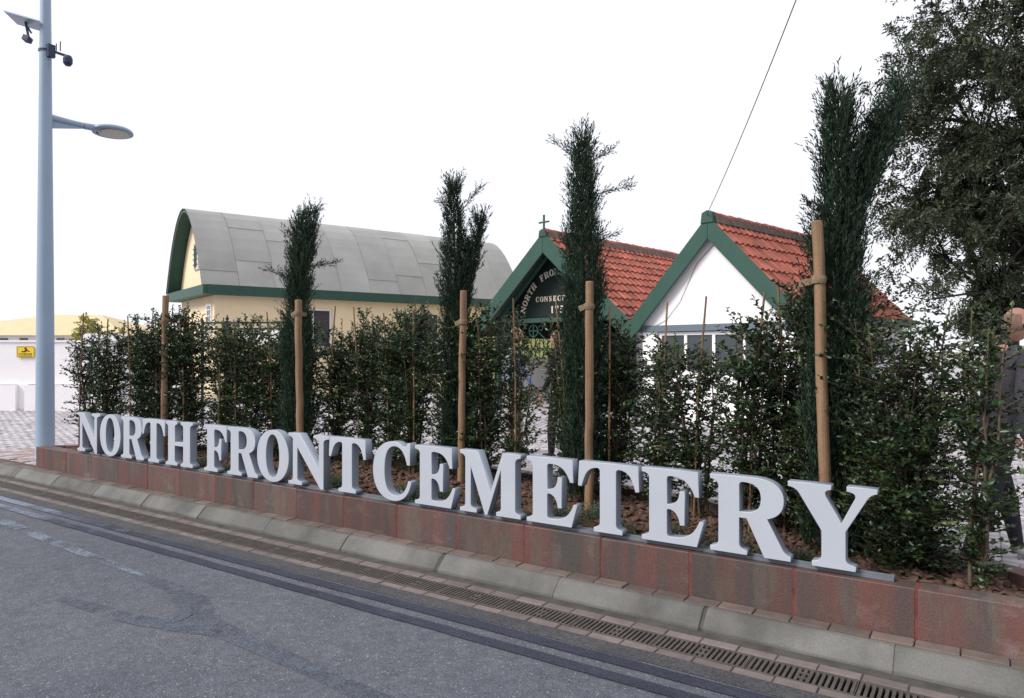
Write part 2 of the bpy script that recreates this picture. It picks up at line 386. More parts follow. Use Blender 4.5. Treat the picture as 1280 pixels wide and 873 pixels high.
allb = [b for b in allb if -24 < b[0] < 5 and b[1] > 4.30 and (b[0] > -9 or b[1] < 10)]
camxy = Vector((0, 0))
left = sorted([b for b in allb if b[0] < -10.2], key=lambda b: b[0] * b[0] + b[1] * b[1])[:230]
single = set(left)
bmesh_ = MB().box(-.0965, .0965, -.0465, .0465, -.05, 0).mesh('paver', M['paver'], bevel=.004)
bmred = bmesh_.copy(); bmred.materials.clear(); bmred.materials.append(M['paverred'])
for (x, y, v) in left:
    inst('paver', bmred if y < 5.2 and rnd.random() < .8 else bmesh_, plaza, (x, y, rnd.uniform(-.004, .003)), (rnd.uniform(-.02, .02), rnd.uniform(-.02, .02), v * math.pi / 2))
rest = [b for b in allb if b not in single]
V = []; T = []
for (x, y, v) in rest:
    hx, hy = (.0965, .0465) if not v else (.0465, .0965); tz = [rnd.uniform(-.005, .004) for _ in range(4)]; b0 = len(V)
    V += [(x - hx, y - hy, tz[0]), (x + hx, y - hy, tz[1]), (x + hx, y + hy, tz[2]), (x - hx, y + hy, tz[3])]
    V += [(x - hx, y - hy, -.013), (x + hx, y - hy, -.013), (x + hx, y + hy, -.013), (x - hx, y + hy, -.013)]
    T += [(b0, b0 + 1, b0 + 2, b0 + 3), (b0, b0 + 4, b0 + 5, b0 + 1), (b0 + 1, b0 + 5, b0 + 6, b0 + 2), (b0 + 2, b0 + 6, b0 + 7, b0 + 3), (b0 + 3, b0 + 7, b0 + 4, b0)]
pmesh, pt, pb = NW('paver_field'); gg = pt.nodes.new('ShaderNodeNewGeometry')
pc = mixc(pt, gg.outputs['Random Per Island'], (.33, .31, .35), (.50, .46, .475))
pc = mixc(pt, 1.0, pc, rng(pt, noise4(pt, .7, 4), .3, .7, .82, 1.15), 'MULTIPLY'); pt.links.new(pc, pb.inputs['Base Color']); pb.inputs['Roughness'].default_value = .75
tag(inst('paver_field', np_mesh('paver_field', np.array(V), np.array(T), pmesh), plaza), kind='stuff')
# brown paver border between kerb and planter
border = tag(MB().box(-40, 8, 4.11, 4.30, -.2, -.012).build('pavement_border', M['mortar']), kind='structure')
sm = MB().box(-.0975, .0975, -.050, .050, -.05, 0).mesh('paver', M['strip'], bevel=.004)
sm2 = MB().box(-.0475, .0475, -.037, .037, -.05, 0).mesh('paver', M['strip'], bevel=.004)
for i in range(int((2 - XL) / .2)):
    inst('paver', sm, border, (XL + i * .2, 4.163, rnd.uniform(-.003, .003)), (rnd.uniform(-.012, .012), rnd.uniform(-.008, .008), 0))

# ------------------------------------------------------------------ planter
HP = .257
planter = empty('planter', (-4.5, 4.3, 0), 0, 'long low planter wall of rusty red and brown stone slabs under the letters', 'planter')
def pl(o): o.location = Vector(o.location) - Vector((-4.5, 4.3, 0)); return o
def offset_poly(P, d):
    out = []
    for i in range(len(P)):
        a = Vector(P[max(i - 1, 0)]); b = Vector(P[min(i + 1, len(P) - 1)]); t = (b - a).normalized(); nn = Vector((-t.y, t.x))
        p = Vector(P[i]) - nn * d; out.append((p.x, p.y))
    return out
core = MB(); core.box(-10.10, .97, 4.2225, 4.355, -.05, HP - .003)
pl(core.build('core', M['grout'], planter))
sl = .6255 * 4.22 / 4.39
xj = 4.22 * (1.5056 - 2907.5 / 1845)
edges = [-10.12] + [xj + i * sl for i in range(-20, 4) if -10.0 < xj + i * sl < .9] + [.98]
for a, b in zip(edges[:-1], edges[1:]):
    mb = MB(); Lh = (b - a) / 2 - .006
    mb.box(-Lh, Lh, 0, .15, -.02, HP)
    o = pl(mb.build('slab', M['slab'], planter, bevel=.004)); o.location = Vector((( a + b) / 2 + 4.5, 4.22 - 4.3 + rnd.uniform(-.002, .002), rnd.uniform(-.002, .002)))
# curved back wall, slab by slab
inner = offset_poly(PL, .13)
for i in range(len(PL) - 1):
    a, b = Vector(PL[i]), Vector(PL[i + 1]); ia, ib = Vector(inner[i]), Vector(inner[i + 1])
    nseg = max(1, round((b - a).length / .62))
    for k in range(nseg):
        t0, t1 = k / nseg + .006, (k + 1) / nseg - .006
        q = [a.lerp(b, t0), ia.lerp(ib, t0), ia.lerp(ib, t1), a.lerp(b, t1)]
        if i == 0: q = [Vector((p.x, max(p.y, 4.372))) for p in q]
        if i == len(PL) - 2: q = [Vector((p.x, max(p.y, 4.372))) for p in q]
        mid = sum(q, Vector((0, 0))) / 4
        mb = MB(); mb.prism([(p.x - mid.x, p.y - mid.y) for p in q], -.02, HP - .002)
        o = mb.build('slab', M['slab'], planter, bevel=.003); o.location = (mid.x + 4.5, mid.y - 4.3, 0)
# soil with bark mulch
sp = [p for p in offset_poly(PL, .12)]
V = []; T = []; N = 150; K = 14
def back_y(x):
    for (x0, y0), (x1, y1) in zip(sp[:-1], sp[1:]):
        if x0 <= x <= x1: return y0 + (y1 - y0) * (x - x0) / (x1 - x0)
    return 4.37
def soilz(x, y): return .185 + .022 * math.sin(x * 3.1 + y * 2) * math.sin(y * 4.3 - x) + .012 * math.sin(x * 11 + 3 * y) + .01 * math.sin(y * 17 + x * 5)
sb = MB(); xs = np.linspace(-9.98, .78, N)
for x in xs:
    yb = max(back_y(x), 4.40)
    for k in range(K): y = 4.36 + (yb - 4.36) * k / (K - 1); V.append((x, y, soilz(x, y) + rnd.uniform(-.008, .008)))
T = [(i * K + k, (i + 1) * K + k, (i + 1) * K + k + 1, i * K + k + 1) for i in range(N - 1) for k in range(K - 1)]
tag(inst('soil', np_mesh('soil', np.array(V), np.array(T), M['soil'])), kind='structure')
V = []; T = []
for i in range(5200):
    x = rnd.uniform(-9.8, .6); yb = back_y(x)
    if yb < 4.5: continue
    y = rnd.uniform(4.39, yb); z = soilz(x, y) + rnd.uniform(.0, .02)
    l, wd, th = rnd.uniform(.012, .045), rnd.uniform(.008, .022), rnd.uniform(.003, .008)
    R = Matrix.Rotation(rnd.uniform(0, 6.3), 3, 'Z') @ Matrix.Rotation(rnd.uniform(-.5, .5), 3, 'X') @ Matrix.Rotation(rnd.uniform(-.5, .5), 3, 'Y'); b0 = len(V)
    for sx, sy, sz in ((-1, -1, -1), (1, -1, -1), (1, 1, -1), (-1, 1, -1), (-1, -.6, 1), (.8, -1, 1), (1, .7, 1), (-.7, 1, 1)):
        p = R @ Vector((sx * l, sy * wd, sz * th)); V.append((x + p.x, y + p.y, z + p.z))
    T += [(b0 + a, b0 + b, b0 + c, b0 + d) for a, b, c, d in ((4, 5, 6, 7), (0, 1, 5, 4), (1, 2, 6, 5), (2, 3, 7, 6), (3, 0, 4, 7))]
bk, bt, bb = NW('bark_mulch'); g2 = bt.nodes.new('ShaderNodeNewGeometry')
bt.links.new(mixc(bt, g2.outputs['Random Per Island'], (.035, .020, .015), (.13, .070, .048)), bb.inputs['Base Color']); bb.inputs['Roughness'].default_value = .95
tag(inst('bark_mulch', np_mesh('bark_mulch', np.array(V), np.array(T), bk)), 'reddish brown bark chips covering the planter soil', 'mulch', kind='stuff')

# ------------------------------------------------------------------ letters
def path(s):
    pts = []; tok = s.replace(',', ' ').split(); i = 0; cmd = None; cur = (0, 0)
    def nx():
        nonlocal i; v = float(tok[i]); i += 1; return v
    while i < len(tok):
        if tok[i].isalpha(): cmd = tok[i]; i += 1
        if cmd in 'ML': cur = (nx(), nx()); pts.append(cur)
        elif cmd == 'Q':
            c = (nx(), nx()); e = (nx(), nx())
            for k in range(1, 7):
                t = k / 6; pts.append(tuple((1 - t) ** 2 * cur[j] + 2 * t * (1 - t) * c[j] + t * t * e[j] for j in (0, 1)))
            cur = e
        elif cmd == 'C':
            c = (nx(), nx()); d = (nx(), nx()); e = (nx(), nx())
            for k in range(1, 11):
                t = k / 10; pts.append(tuple((1 - t) ** 3 * cur[j] + 3 * t * (1 - t) ** 2 * c[j] + 3 * t * t * (1 - t) * d[j] + t ** 3 * e[j] for j in (0, 1)))
            cur = e
    return pts
def ell(cx, cy, rx, ry, n=44, e=2.0):
    out = []
    for k in range(n):
        a = 2 * math.pi * k / n; c, s_ = math.cos(a), math.sin(a)
        out.append((cx + rx * math.copysign(abs(c) ** (2 / e), c), cy + ry * math.copysign(abs(s_) ** (2 / e), s_)))
    return out
EM = 'L 37,44 Q 37,46 40,46 C 50,45 54,36 55,26 L 62,26 L 62,72 L 55,72 C 54,60 50,54 40,53 L 37,53 L 37,87 Q 37,91 42,91 C 62,91 70,82 76,66 L 82,66 L 80,100 L 0,100 L 0,94 Q 11,93 11,86 L 11,14 Q 11,7 0,6'
GL = {
 'E': (88, [path('M 0,0 L 79,0 L 88,34 L 82,34 C 76,18 66,9 48,9 L 42,9 Q 37,9 37,14 ' + EM)]),
 'F': (82, [path('M 0,0 L 49,0 L 49,6 Q 37,7 37,14 ' + EM)]),
 'T': (100, [path('M 27,0 L 73,0 L 73,6 Q 63,7 63,14 L 63,87 Q 63,92 68,92 C 84,91 88,80 93,63 L 99,64 L 97,100 L 3,100 L 1,64 L 7,63 C 12,80 16,91 32,92 Q 37,92 37,87 L 37,14 Q 37,7 27,6')]),
 'H': (107, [path('M 0,0 L 47,0 L 47,6 Q 37,7 37,14 L 37,45 L 70,45 L 70,14 Q 70,7 60,6 L 60,0 L 107,0 L 107,6 Q 97,7 97,14 L 97,86 Q 97,93 107,94 L 107,100 L 60,100 L 60,94 Q 70,93 70,86 L 70,54 L 37,54 L 37,86 Q 37,93 47,94 L 47,100 L 0,100 L 0,94 Q 10,93 10,86 L 10,14 Q 10,7 0,6')]),
 'N': (114, [path('M 0,0 L 39,0 L 39,6 Q 26,7 26,14 L 26,73 L 90,-2 L 99,-2 L 99,86 Q 99,93 114,94 L 114,100 L 73,100 L 73,94 Q 86,93 86,86 L 86,36 L 33,100 L 0,100 L 0,94 Q 9,94 13,88 L 13,14 Q 13,7 0,6')]),
 'M': (118, [path('M 0,0 L 34,0 L 34,6 Q 22,7 22,14 L 22,74 L 50,-1 L 55,-1 L 81,74 L 81,14 Q 81,7 72,6 L 72,0 L 118,0 L 118,6 Q 108,7 108,14 L 108,86 Q 108,93 118,94 L 118,100 L 84,100 L 61,36 L 37,100 L 0,100 L 0,94 Q 11,93 11,86 L 11,14 Q 11,7 0,6')]),
 'O': (98, [ell(49, 50, 49, 52, e=2.1), ell(49, 50, 20.5, 43, e=2.15)]),
 'C': (90, [path('M 81,101 L 87,101 L 87,63 L 80,63 C 75,84 66,93 53,94 C 34,94 28,76 28,50 C 28,22 36,8 54,8 C 68,8 78,18 83,36 L 90,34 C 85,10 70,-2 48,-2 C 18,-2 0,20 0,50 C 0,82 20,102 48,102 C 60,102 66,98 71,95 C 76,93 79,95 81,101')]),
 'R': (101, [path('M 0,0 L 48,0 L 48,6 Q 38,7 38,14 L 38,47 L 47,47 L 69,0 L 101,0 L 101,6 Q 95,7 91,14 L 73,49 C 88,53 93,63 93,74 C 93,92 77,100 54,100 L 0,100 L 0,94 Q 11,93 11,86 L 11,14 Q 11,7 0,6'), path('M 38,55 L 38,88 Q 38,93 43,93 C 59,93 65,86 65,74 C 65,60 58,55 44,55')]),
 'Y': (100, [path('M 28,0 L 77,0 L 77,6 Q 66,7 66,14 L 66,46 L 89,86 Q 93,93 100,94 L 100,100 L 67,100 L 67,94 Q 79,93 76,86 L 61,55 L 44,86 Q 41,93 50,94 L 50,100 L 0,100 L 0,94 Q 9,93 13,87 L 39,44 L 39,14 Q 39,7 28,6')]),
 'S': (70, [path('M 5,30 L 11,30 C 16,14 24,6 34,6 C 44,6 48,12 48,19 C 48,30 36,35 24,42 C 10,50 3,58 3,72 C 3,90 16,102 33,102 C 44,102 48,96 54,101 L 60,101 L 61,69 L 55,69 C 50,86 42,94 33,94 C 24,94 20,88 20,82 C 20,72 30,68 44,60 C 60,52 68,44 68,30 C 68,10 52,-2 34,-2 C 22,-2 17,4 11,-1 L 5,-1')]),
 'A': (100, [path('M 0,0 L 34,0 L 34,6 Q 22,7 25,16 L 30,30 L 60,30 L 66,14 Q 69,7 56,6 L 56,0 L 100,0 L 100,6 Q 92,7 89,14 L 57,102 L 49,102 L 15,16 Q 10,7 0,6'), path('M 33,38 L 45,72 L 57,38')]),
 'D': (98, [path('M 0,0 L 48,0 C 80,0 98,20 98,50 C 98,82 80,100 48,100 L 0,100 L 0,94 Q 11,93 11,86 L 11,14 Q 11,7 0,6'), path('M 38,9 L 38,91 L 46,91 C 62,91 68,76 68,50 C 68,24 62,9 46,9')]),
 '1': (46, [path('M 2,0 L 46,0 L 46,6 Q 37,7 37,14 L 37,100 L 30,100 L 0,88 L 2,83 L 12,85 L 12,14 Q 12,7 2,6')]),
 '7': (64, [path('M 16,0 L 40,0 C 42,36 50,58 64,84 L 64,100 L 2,100 L 0,66 L 6,66 C 8,78 14,82 22,82 L 50,82 C 34,60 20,34 16,0')]),
 '5': (64, [path('M 0,16 C 6,4 18,-2 30,-2 C 50,-2 64,12 64,33 C 64,52 50,64 32,64 L 20,62 L 21,80 L 58,80 L 60,100 L 12,100 L 8,52 L 14,50 C 30,56 40,48 40,32 C 40,16 32,6 22,8 C 14,10 16,22 8,24')]),
 '6': (64, [path('M 58,102 C 24,92 0,66 0,36 C 0,12 12,-2 32,-2 C 52,-2 64,12 64,30 C 64,48 54,58 42,58 C 36,58 30,56 28,54 C 30,74 42,88 60,97'), ell(33, 27, 9, 21, 20)]),
 'G': (98, [path('M 81,101 L 87,101 L 87,65 L 80,65 C 75,84 66,93 53,94 C 34,94 28,76 28,50 C 28,22 36,6 52,6 C 60,6 62,10 62,16 L 62,36 Q 62,42 52,43 L 52,48 L 98,48 L 98,43 Q 88,42 88,36 L 88,8 C 76,0 62,-2 48,-2 C 18,-2 0,20 0,50 C 0,82 20,102 48,102 C 60,102 66,98 71,95 C 76,93 79,95 81,101')]),
}
def glyph_mesh(ch, cap, wd, depth, bev, mat_):
    w0, loops = GL[ch]
    cu = bpy.data.curves.new('glyph', 'CURVE'); cu.dimensions = '2D'; cu.fill_mode = 'BOTH'
    cu.extrude = depth / 2 - bev; cu.bevel_depth = bev; cu.bevel_resolution = 1; cu.offset = -bev
    for lp in loops:
        s_ = cu.splines.new('POLY'); s_.points.add(len(lp) - 1); s_.use_cyclic_u = True
        for p, (x, y) in zip(s_.points, lp): p.co = (x / w0 * wd, y / 100 * cap, 0, 1)
    o = bpy.data.objects.new('glyph', cu); COL.objects.link(o)
    dg = bpy.context.evaluated_depsgraph_get(); dg.update()
    me = bpy.data.meshes.new_from_object(o.evaluated_get(dg)); bpy.data.objects.remove(o); bpy.data.curves.remove(cu)
    me.transform(Matrix.Rotation(math.pi / 2, 4, 'X')); me.materials.clear(); me.materials.append(mat_); me.name = 'letter'
    return me
WD = {'N': .532, 'O': .450, 'R': .463, 'T': .452, 'H': .486, 'F': .374, 'C': .416, 'E': .402, 'M': .543, 'Y': .456}
LET = [('N', -9.075), ('O', -8.545), ('R', -8.082), ('T', -7.652), ('H', -7.194), ('F', -6.512), ('R', -6.13), ('O', -5.677), ('N', -5.232), ('T', -4.708), ('C', -4.18), ('E', -3.726),
       ('M', -3.281), ('E', -2.688), ('T', -2.284), ('E', -1.821), ('R', -1.38), ('Y', -.933)]
CAP, LZ, DEP = .458, .290, .080
sign = empty('cemetery_sign', (-4.75, 4.28, HP), 0, 'freestanding pale grey metal capitals reading NORTH FRONT CEMETERY on a steel rail', 'sign')
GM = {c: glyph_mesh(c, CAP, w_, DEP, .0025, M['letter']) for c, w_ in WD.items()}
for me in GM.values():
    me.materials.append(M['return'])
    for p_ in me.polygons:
        if p_.normal.y > -.3: p_.material_index = 1  # every face but the front gets the painted-in shade
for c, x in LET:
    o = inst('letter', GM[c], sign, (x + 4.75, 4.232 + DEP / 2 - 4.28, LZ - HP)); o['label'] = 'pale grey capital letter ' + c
rl = MB(); rl.box(-9.16 + 4.75, -.405 + 4.75, -.002, .050, .001, .0195); rl.box(-9.16 + 4.75, -.405 + 4.75, .028, .034, .020, .030); rl.build('rail', M['rail'], sign)
BR = {'E': (.28,), 'F': (.3,), 'R': (.25,), 'T': (.5,), 'Y': (.53,), 'H': (.22, .78), 'N': (.17, .81), 'M': (.14, .8), 'O': (.45, .55), 'C': (.45, .55)}
ft = MB().box(-.014, .014, -.004, .004, 0, .075).box(-.014, .014, -.018, .018, 0, .008).mesh('bracket', M['rail'])
for c, x in LET:
    for fr in BR[c]: inst('bracket', ft, sign, (x + WD[c] * fr + 4.75, .049, .0197))
# ------------------------------------------------------------------ buildings
def obox(name, m, parent, *a, bevel=0, loc=None): return MB().box(*a).build(name, m, parent, bevel=bevel, loc=loc)
def window(parent, c, w_, h_, ax, depth=.1, panes=2, sill=True, bars=False, bm_='frame'):
    # c: centre on the wall face; ax: 'x' -> window lies along local x and faces -y, 'y' -> lies along local y and faces -x
    o = bpy.data.objects.new('window', None); link(o, parent); o.location = c
    if ax == 'y': o.rotation_euler = (0, 0, -math.pi / 2)
    f = MB(); t = .065
    f.box(-w_ / 2, w_ / 2, -.02, depth, h_ / 2 - t, h_ / 2); f.box(-w_ / 2, w_ / 2, -.02, depth, -h_ / 2, -h_ / 2 + t)
    f.box(-w_ / 2, -w_ / 2 + t, -.02, depth, -h_ / 2 + t, h_ / 2 - t); f.box(w_ / 2 - t, w_ / 2, -.02, depth, -h_ / 2 + t, h_ / 2 - t)
    for k in range(1, panes): x = -w_ / 2 + w_ * k / panes; f.box(x - t / 2, x + t / 2, -.015, depth, -h_ / 2 + t, h_ / 2 - t)
    f.build('frame', M['frame'], o)
    for k in range(panes):
        a = -w_ / 2 + w_ * k / panes + t / 2 + .001; b = -w_ / 2 + w_ * (k + 1) / panes - t / 2 - .001
        obox('pane', M['glass'], o, a, b, .012, .022, -h_ / 2 + t, h_ / 2 - t)
    if bars:
        b = MB()
        for k in range(1, 5): z = -h_ / 2 + h_ * k / 5; b.box(-w_ / 2, w_ / 2, -.045, -.03, z - .012, z + .012)
        for k in range(1, 3): x = -w_ / 2 + w_ * k / 3; b.box(x - .01, x + .01, -.047, -.032, -h_ / 2, h_ / 2)
        b.build('bars', M[bm_], o)
    if sill: obox('sill', M['frame'], o, -w_ / 2 - .08, w_ / 2 + .08, -.09, .02, -h_ / 2 - .06, -h_ / 2 - .002)
    return o

# --- cream hall with a barrel roof
L = direction(1800); org = ground(268, 21.7)
hall = empty('barrel_roof_hall', org, math.atan2(L.y, L.x), 'cream hall with grey barrel vaulted roof and green eaves behind the hedge', 'building')
HL, HWd, EZ = 11.3, 4.15, 3.2
w_ = MB()
for a, b in ((0, 2.5), (3.8, 6.55), (8.05, HL)): w_.box(a, b, 0, .2, 0, EZ + .1)
for a, b in ((2.5, 3.8), (6.55, 8.05)): w_.box(a, b, 0, .2, 0, 1.56); w_.box(a, b, 0, .2, 2.88, EZ + .1)
w_.box(0, HL, HWd - .2, HWd, 0, EZ + .1); w_.box(0, .2, .2, HWd - .2, 0, EZ + .1); w_.box(HL - .2, HL, .2, HWd - .2, 0, EZ + .1)
w_.build('wall', M['cream'], hall)
RB, RT = 3.46, 6.08; oh = .42; cy = HWd / 2; ra = HWd / 2 + .30
def arch(a, r_=0.):
    c_ = math.cos(a); q_ = abs(c_) ** 1.02
    return (cy - (ra + r_) * math.copysign(q_, c_), RB + (RT - RB + r_) * max(0., 1 - q_ ** 1.92))
gp = [arch(math.pi * k / 24, -.14) for k in range(25)]
MB().prism([(y, z) for y, z in gp][::-1], .0, .12, axis='x').build('gable', M['cream'], hall)
MB().prism([(y, z) for y, z in gp][::-1], HL - .12, HL, axis='x').build('gable', M['cream'], hall)
# soffit + rim of the vault (green underside) and the sheets on top
so_ = MB(); n = 28; A = [arch(math.pi * k / n, -.05) for k in range(n + 1)]; B = [arch(math.pi * k / n, -.12) for k in range(n + 1)]
vv = []; ff = []
for x in (-oh, HL + oh):
    vv += [(x, y, z) for y, z in A]; vv += [(x, y, z) for y, z in B]
q = n + 1
for k in range(n):
    ff += [(q + k, q + k + 1, 3 * q + k + 1, 3 * q + k), (k, 2 * q + k, 2 * q + k + 1, k + 1), (k, k + 1, q + k + 1, q + k), (2 * q + k, 3 * q + k, 3 * q + k + 1, 2 * q + k + 1)]
so_.add(vv, ff); so_.build('vault', M['green'], hall)
cols = 11; rs = random.Random(9)
xs = np.linspace(-oh - .03, HL + oh + .03, cols + 1)
for c in range(cols):
    cuts = {0: [0, rs.uniform(.12, .16), .5, .8, 1.0], 1: [0, .5, 1.0], 2: [0, rs.uniform(.24, .32), .5, 1.0], 3: [0, rs.uniform(.13, .2), rs.uniform(.33, .38), .5, 1.0]}[(c * 3 + c // 4) % 4]
    for a0, a1 in zip(cuts[:-1], cuts[1:]):
        m_ = max(3, int(24 * (a1 - a0))); vv = []; ff = []; up = .012 + .010 * (c % 2)
        for k in range(m_ + 1):
            t = a0 + (a1 - a0) * k / m_; e0 = up + .014 * (1 - k / m_ if a0 < .5 else k / m_)
            y, z = arch(math.pi * t, e0); y2, z2 = arch(math.pi * t, e0 - .012)
            vv += [(xs[c], y, z), (xs[c + 1] - .008, y, z), (xs[c], y2, z2), (xs[c + 1] - .008, y2, z2)]
        for k in range(m_):
            b0 = 4 * k; ff += [(b0, b0 + 1, b0 + 5, b0 + 4), (b0 + 2, b0 + 6, b0 + 7, b0 + 3), (b0, b0 + 4, b0 + 6, b0 + 2), (b0 + 1, b0 + 3, b0 + 7, b0 + 5)]
        ff += [(0, 2, 3, 1), (4 * m_, 4 * m_ + 1, 4 * m_ + 3, 4 * m_ + 2)]
        MB().add(vv, ff).build('roof_sheet', M['felt'], hall)
f = MB(); f.box(-.30, HL + .30, -.34, -.24, EZ - .02, RB + .01); f.box(-.30, HL + .3, HWd + .24, HWd + .34, EZ - .02, RB + .01); f.box(-.42, -.31, -.34, HWd + .34, EZ - .02, RB + .0)
f.box(-.31, HL + .30, -.24, 0, EZ - .018, EZ + .06); f.box(-.31, 0, 0, HWd + .24, EZ - .018, EZ + .06)
f.build('eaves', M['green'], hall)
window(hall, (3.15, .09, 2.22), 1.30, 1.32, 'x'); window(hall, (7.3, .09, 2.22), 1.50, 1.32, 'x')
window(hall, (-.035, .50, 2.45), .52, .95, 'y', bars=True, sill=False)
window(hall, (-.035, 2.05, 4.55), .52, .85, 'y', bars=True, sill=False, bm_='green')
obox('door', mat('brown_door', (.30, .20, .10), (.24, .16, .08), 4), hall, -.02, .05, 2.7, 3.35, 0, 2.25)
obox('band', M['green'], hall, .3, HL - .3, -.03, -.005, 1.34, 1.44)

# --- gable roofs with clay pantiles
def pantile(wd, ln):
    mb = MB(); prof = []; n = 8
    for k in range(n + 1):
        t = k / n; prof.append((t * wd * 1.06, .034 * math.sin(math.pi * min(t / .62, 1)) ** .8 if t < .62 else -.012 * math.sin(math.pi * (t - .62) / .38)))
    v = []; f = []
    for j, y in enumerate((0, ln * 1.14)):
        for (x, z) in prof: v.append((x, y, z + (.034 if j == 0 else -.008)))
    for (x, z) in prof: v.append((x, .004, z - .006))
    q = n + 1
    for k in range(n): f += [(k, k + 1, q + k + 1, q + k), (2 * q + k, 2 * q + k + 1, k + 1, k)]
    return mb.add(v, f).mesh('roof_tile', M['tile'])
def tiled_roof(root, W, Lr, ez, az, nc, nr, x0=-.02):
    rf = bpy.data.objects.new('roof', None); link(rf, root)
    half = W / 2; th = math.atan2(az - ez, half); sl = math.hypot(half, az - ez); tw, tl = Lr / nc, sl / nr
    tm = pantile(tw, tl); r = random.Random(3)
    for i in range(nc):
        for j in range(nr):
            u = j * tl
            inst('roof_tile', tm, rf, (x0 + i * tw + r.uniform(-.004, .004), u * math.cos(th), ez + u * math.sin(th) + .05 + r.uniform(-.003, .004)), (th + r.uniform(-.012, .012), r.uniform(-.01, .01), r.uniform(-.008, .008)))
    V = []; T = []                     # far slope, tiles joined
    base = np.array([v.co[:] for v in tm.vertices]); fc = [tuple(p.vertices) for p in tm.polygons]
    Rm = Matrix.Translation((x0, W, 0)) 
    for i in range(nc):
        for j in range(nr):
            u = j * tl; b0 = len(V)
            for p in base:
                q = Matrix.Rotation(th, 3, 'X') @ Vector(p); V.append((x0 + i * tw + q.x, W - (u * math.cos(th) + q.y), ez + u * math.sin(th) + .05 + q.z))
            T += [tuple(b0 + k for k in fcx) for fcx in fc]
    tag(inst('roof_tiles', np_mesh('roof_tiles', np.array(V), np.array(T), M['tile']), rf), kind='stuff')
    b = MB(); b.add([(x0 + .05, 0, ez), (x0 + Lr, 0, ez), (x0 + Lr, half, az), (x0 + .05, half, az), (x0 + .05, W, ez), (x0 + Lr, W, ez)], [(0, 1, 2, 3), (3, 2, 5, 4)])
    b.build('roof_deck', M['tilem'], rf)
    mr = MB(); pr = [(-.17, -.10), (.17, -.10), (.13, .045), (-.13, .045)]
    mr.prism([(half + a, az + .06 + c) for a, c in pr], x0 + .02, x0 + Lr, axis='x'); mr.build('ridge_mortar', M['tilem'], rf)
    rt = MB(); vv = []; ff = []; k_ = 7; rl_ = .36
    for xx, rr in ((0, .125), (rl_ + .03, .105)):
        for k in range(k_ + 1): a = math.pi * k / k_; vv.append((xx, -rr * math.cos(a) * 1.1, rr * math.sin(a)))
    ff = [(k, k + 1, k_ + 2 + k, k_ + 1 + k) for k in range(k_)]; ff.append(tuple(range(k_ + 1)))
    rtm = rt.add(vv, ff).mesh('ridge_tile', M['tile'])
    for i in range(int(Lr / rl_)): inst('ridge_tile', rtm, rf, (x0 + i * rl_, half, az + .085 + r.uniform(-.006, .006)), (0, 0, 0))
    return th, sl
def barge(root, W, ez, az, x, wd, th_=.05, ext=.10):
    for s_ in (0, 1):
        a = (0 if s_ == 0 else W, ez); b = (W / 2, az); d = Vector((b[0] - a[0], b[1] - a[1])).normalized(); nn = Vector((-d.y, d.x))
        if nn.y < 0: nn = -nn
        A0 = Vector(a) - d * ext; B0 = Vector(b)
        top = .075
        pA, pB = A0 + nn * top, Vector((W / 2, az + top / abs(nn.y)))
        qA = A0 - nn * (wd - top); qB = Vector((W / 2, az - (wd - top) / abs(nn.y)))
        poly = [tuple(qA), tuple(qB), tuple(pB), tuple(pA)]
        if s_ == 0: poly = [(y + (-.0015 if i in (1, 2) else 0), z) for i, (y, z) in enumerate(poly)]
        else: poly = [(y + (.0015 if i in (1, 2) else 0), z) for i, (y, z) in enumerate(poly)]
        MB().prism(poly, x - th_, x, axis='x').build('bargeboard', M['green'], root, bevel=.006)

# --- gate lodge (lychgate) with cross and lettered gable
L = direction(1502); org = ground(792, 16.5)
gate = empty('gate_pavilion', org, math.atan2(L.y, L.x), 'red tiled gateway pavilion with green gable lettered NORTH FRONT and a cross on top', 'building')
GW, GLn, GE, GA = 5.5, 6.48, 2.02, 4.44
tiled_roof(gate, GW, GLn, GE, GA, 27, 11)
barge(gate, GW, GE, GA, -.03, .40, ext=.16)
for s_ in (0, 1):                                        # fascia along the eaves
    y = -.06 if s_ == 0 else GW + .06
    obox('fascia', M['green'], gate, -.02, GLn, y - .03, y + .03, GE - .12, GE + .06)
def tri_wall(root, W, ez, az, x0, x1, m, name, drop=0., inset=.3):
    k = (az - ez) / (W / 2)
    p = [(inset, ez + inset * k - drop), (W - inset, ez + inset * k - drop), (W - inset, ez + inset * k - .02), (W / 2, az - .05), (inset, ez + inset * k - .02)]
    return MB().prism(p, x0, x1, axis='x').build(name, m, root)
BX = .60
brd = tri_wall(gate, GW, GE, GA, BX, BX + .05, M['dgreen'], 'sign_board', drop=.0, inset=.42)
for s_ in (-1, 1):                                       # inner rafters / braces
    y = GW / 2 + s_ * 1.95; MB().bar((.30, y, 2.35), (.30, GW / 2 + s_ * .05, 4.12), .10, .12, up=(1, 0, 0)).build('rafter', M['green'], gate)
obox('tie_beam', M['green'], gate, .50, .66, .30, GW - .30, 2.24, 2.36)
MB().bar((.52, GW / 2 - .9, 3.15), (.52, GW / 2 + .1, 3.05 + .55), .05, .09, up=(1, 0, 0)).build('brace', M['green'], gate)
for y in (.45, GW - .45):
    for x in (.6, 3.2, 5.8): obox('post', M['green'], gate, x - .07, x + .07, y - .07, y + .07, 0, 2.42)
bkw = MB(); bkw.box(6.25, 6.35, .3, GW - .3, 1.86, 2.6); bkw.box(6.25, 6.35, .3, 1.15, 0, 1.86); bkw.box(6.25, 6.35, GW - 1.15, GW - .3, 0, 1.86); bkw.prism([(.55, 2.602), (GW - .55, 2.602), (GW / 2, GA - .12)], 6.25, 6.35, axis='x'); bkw.build('back_wall', M['dgreen'], gate)
obox('side_wall', M['white'], gate, .75, 6.2, .36, .54, 0, 1.95)
yl = GW - .54
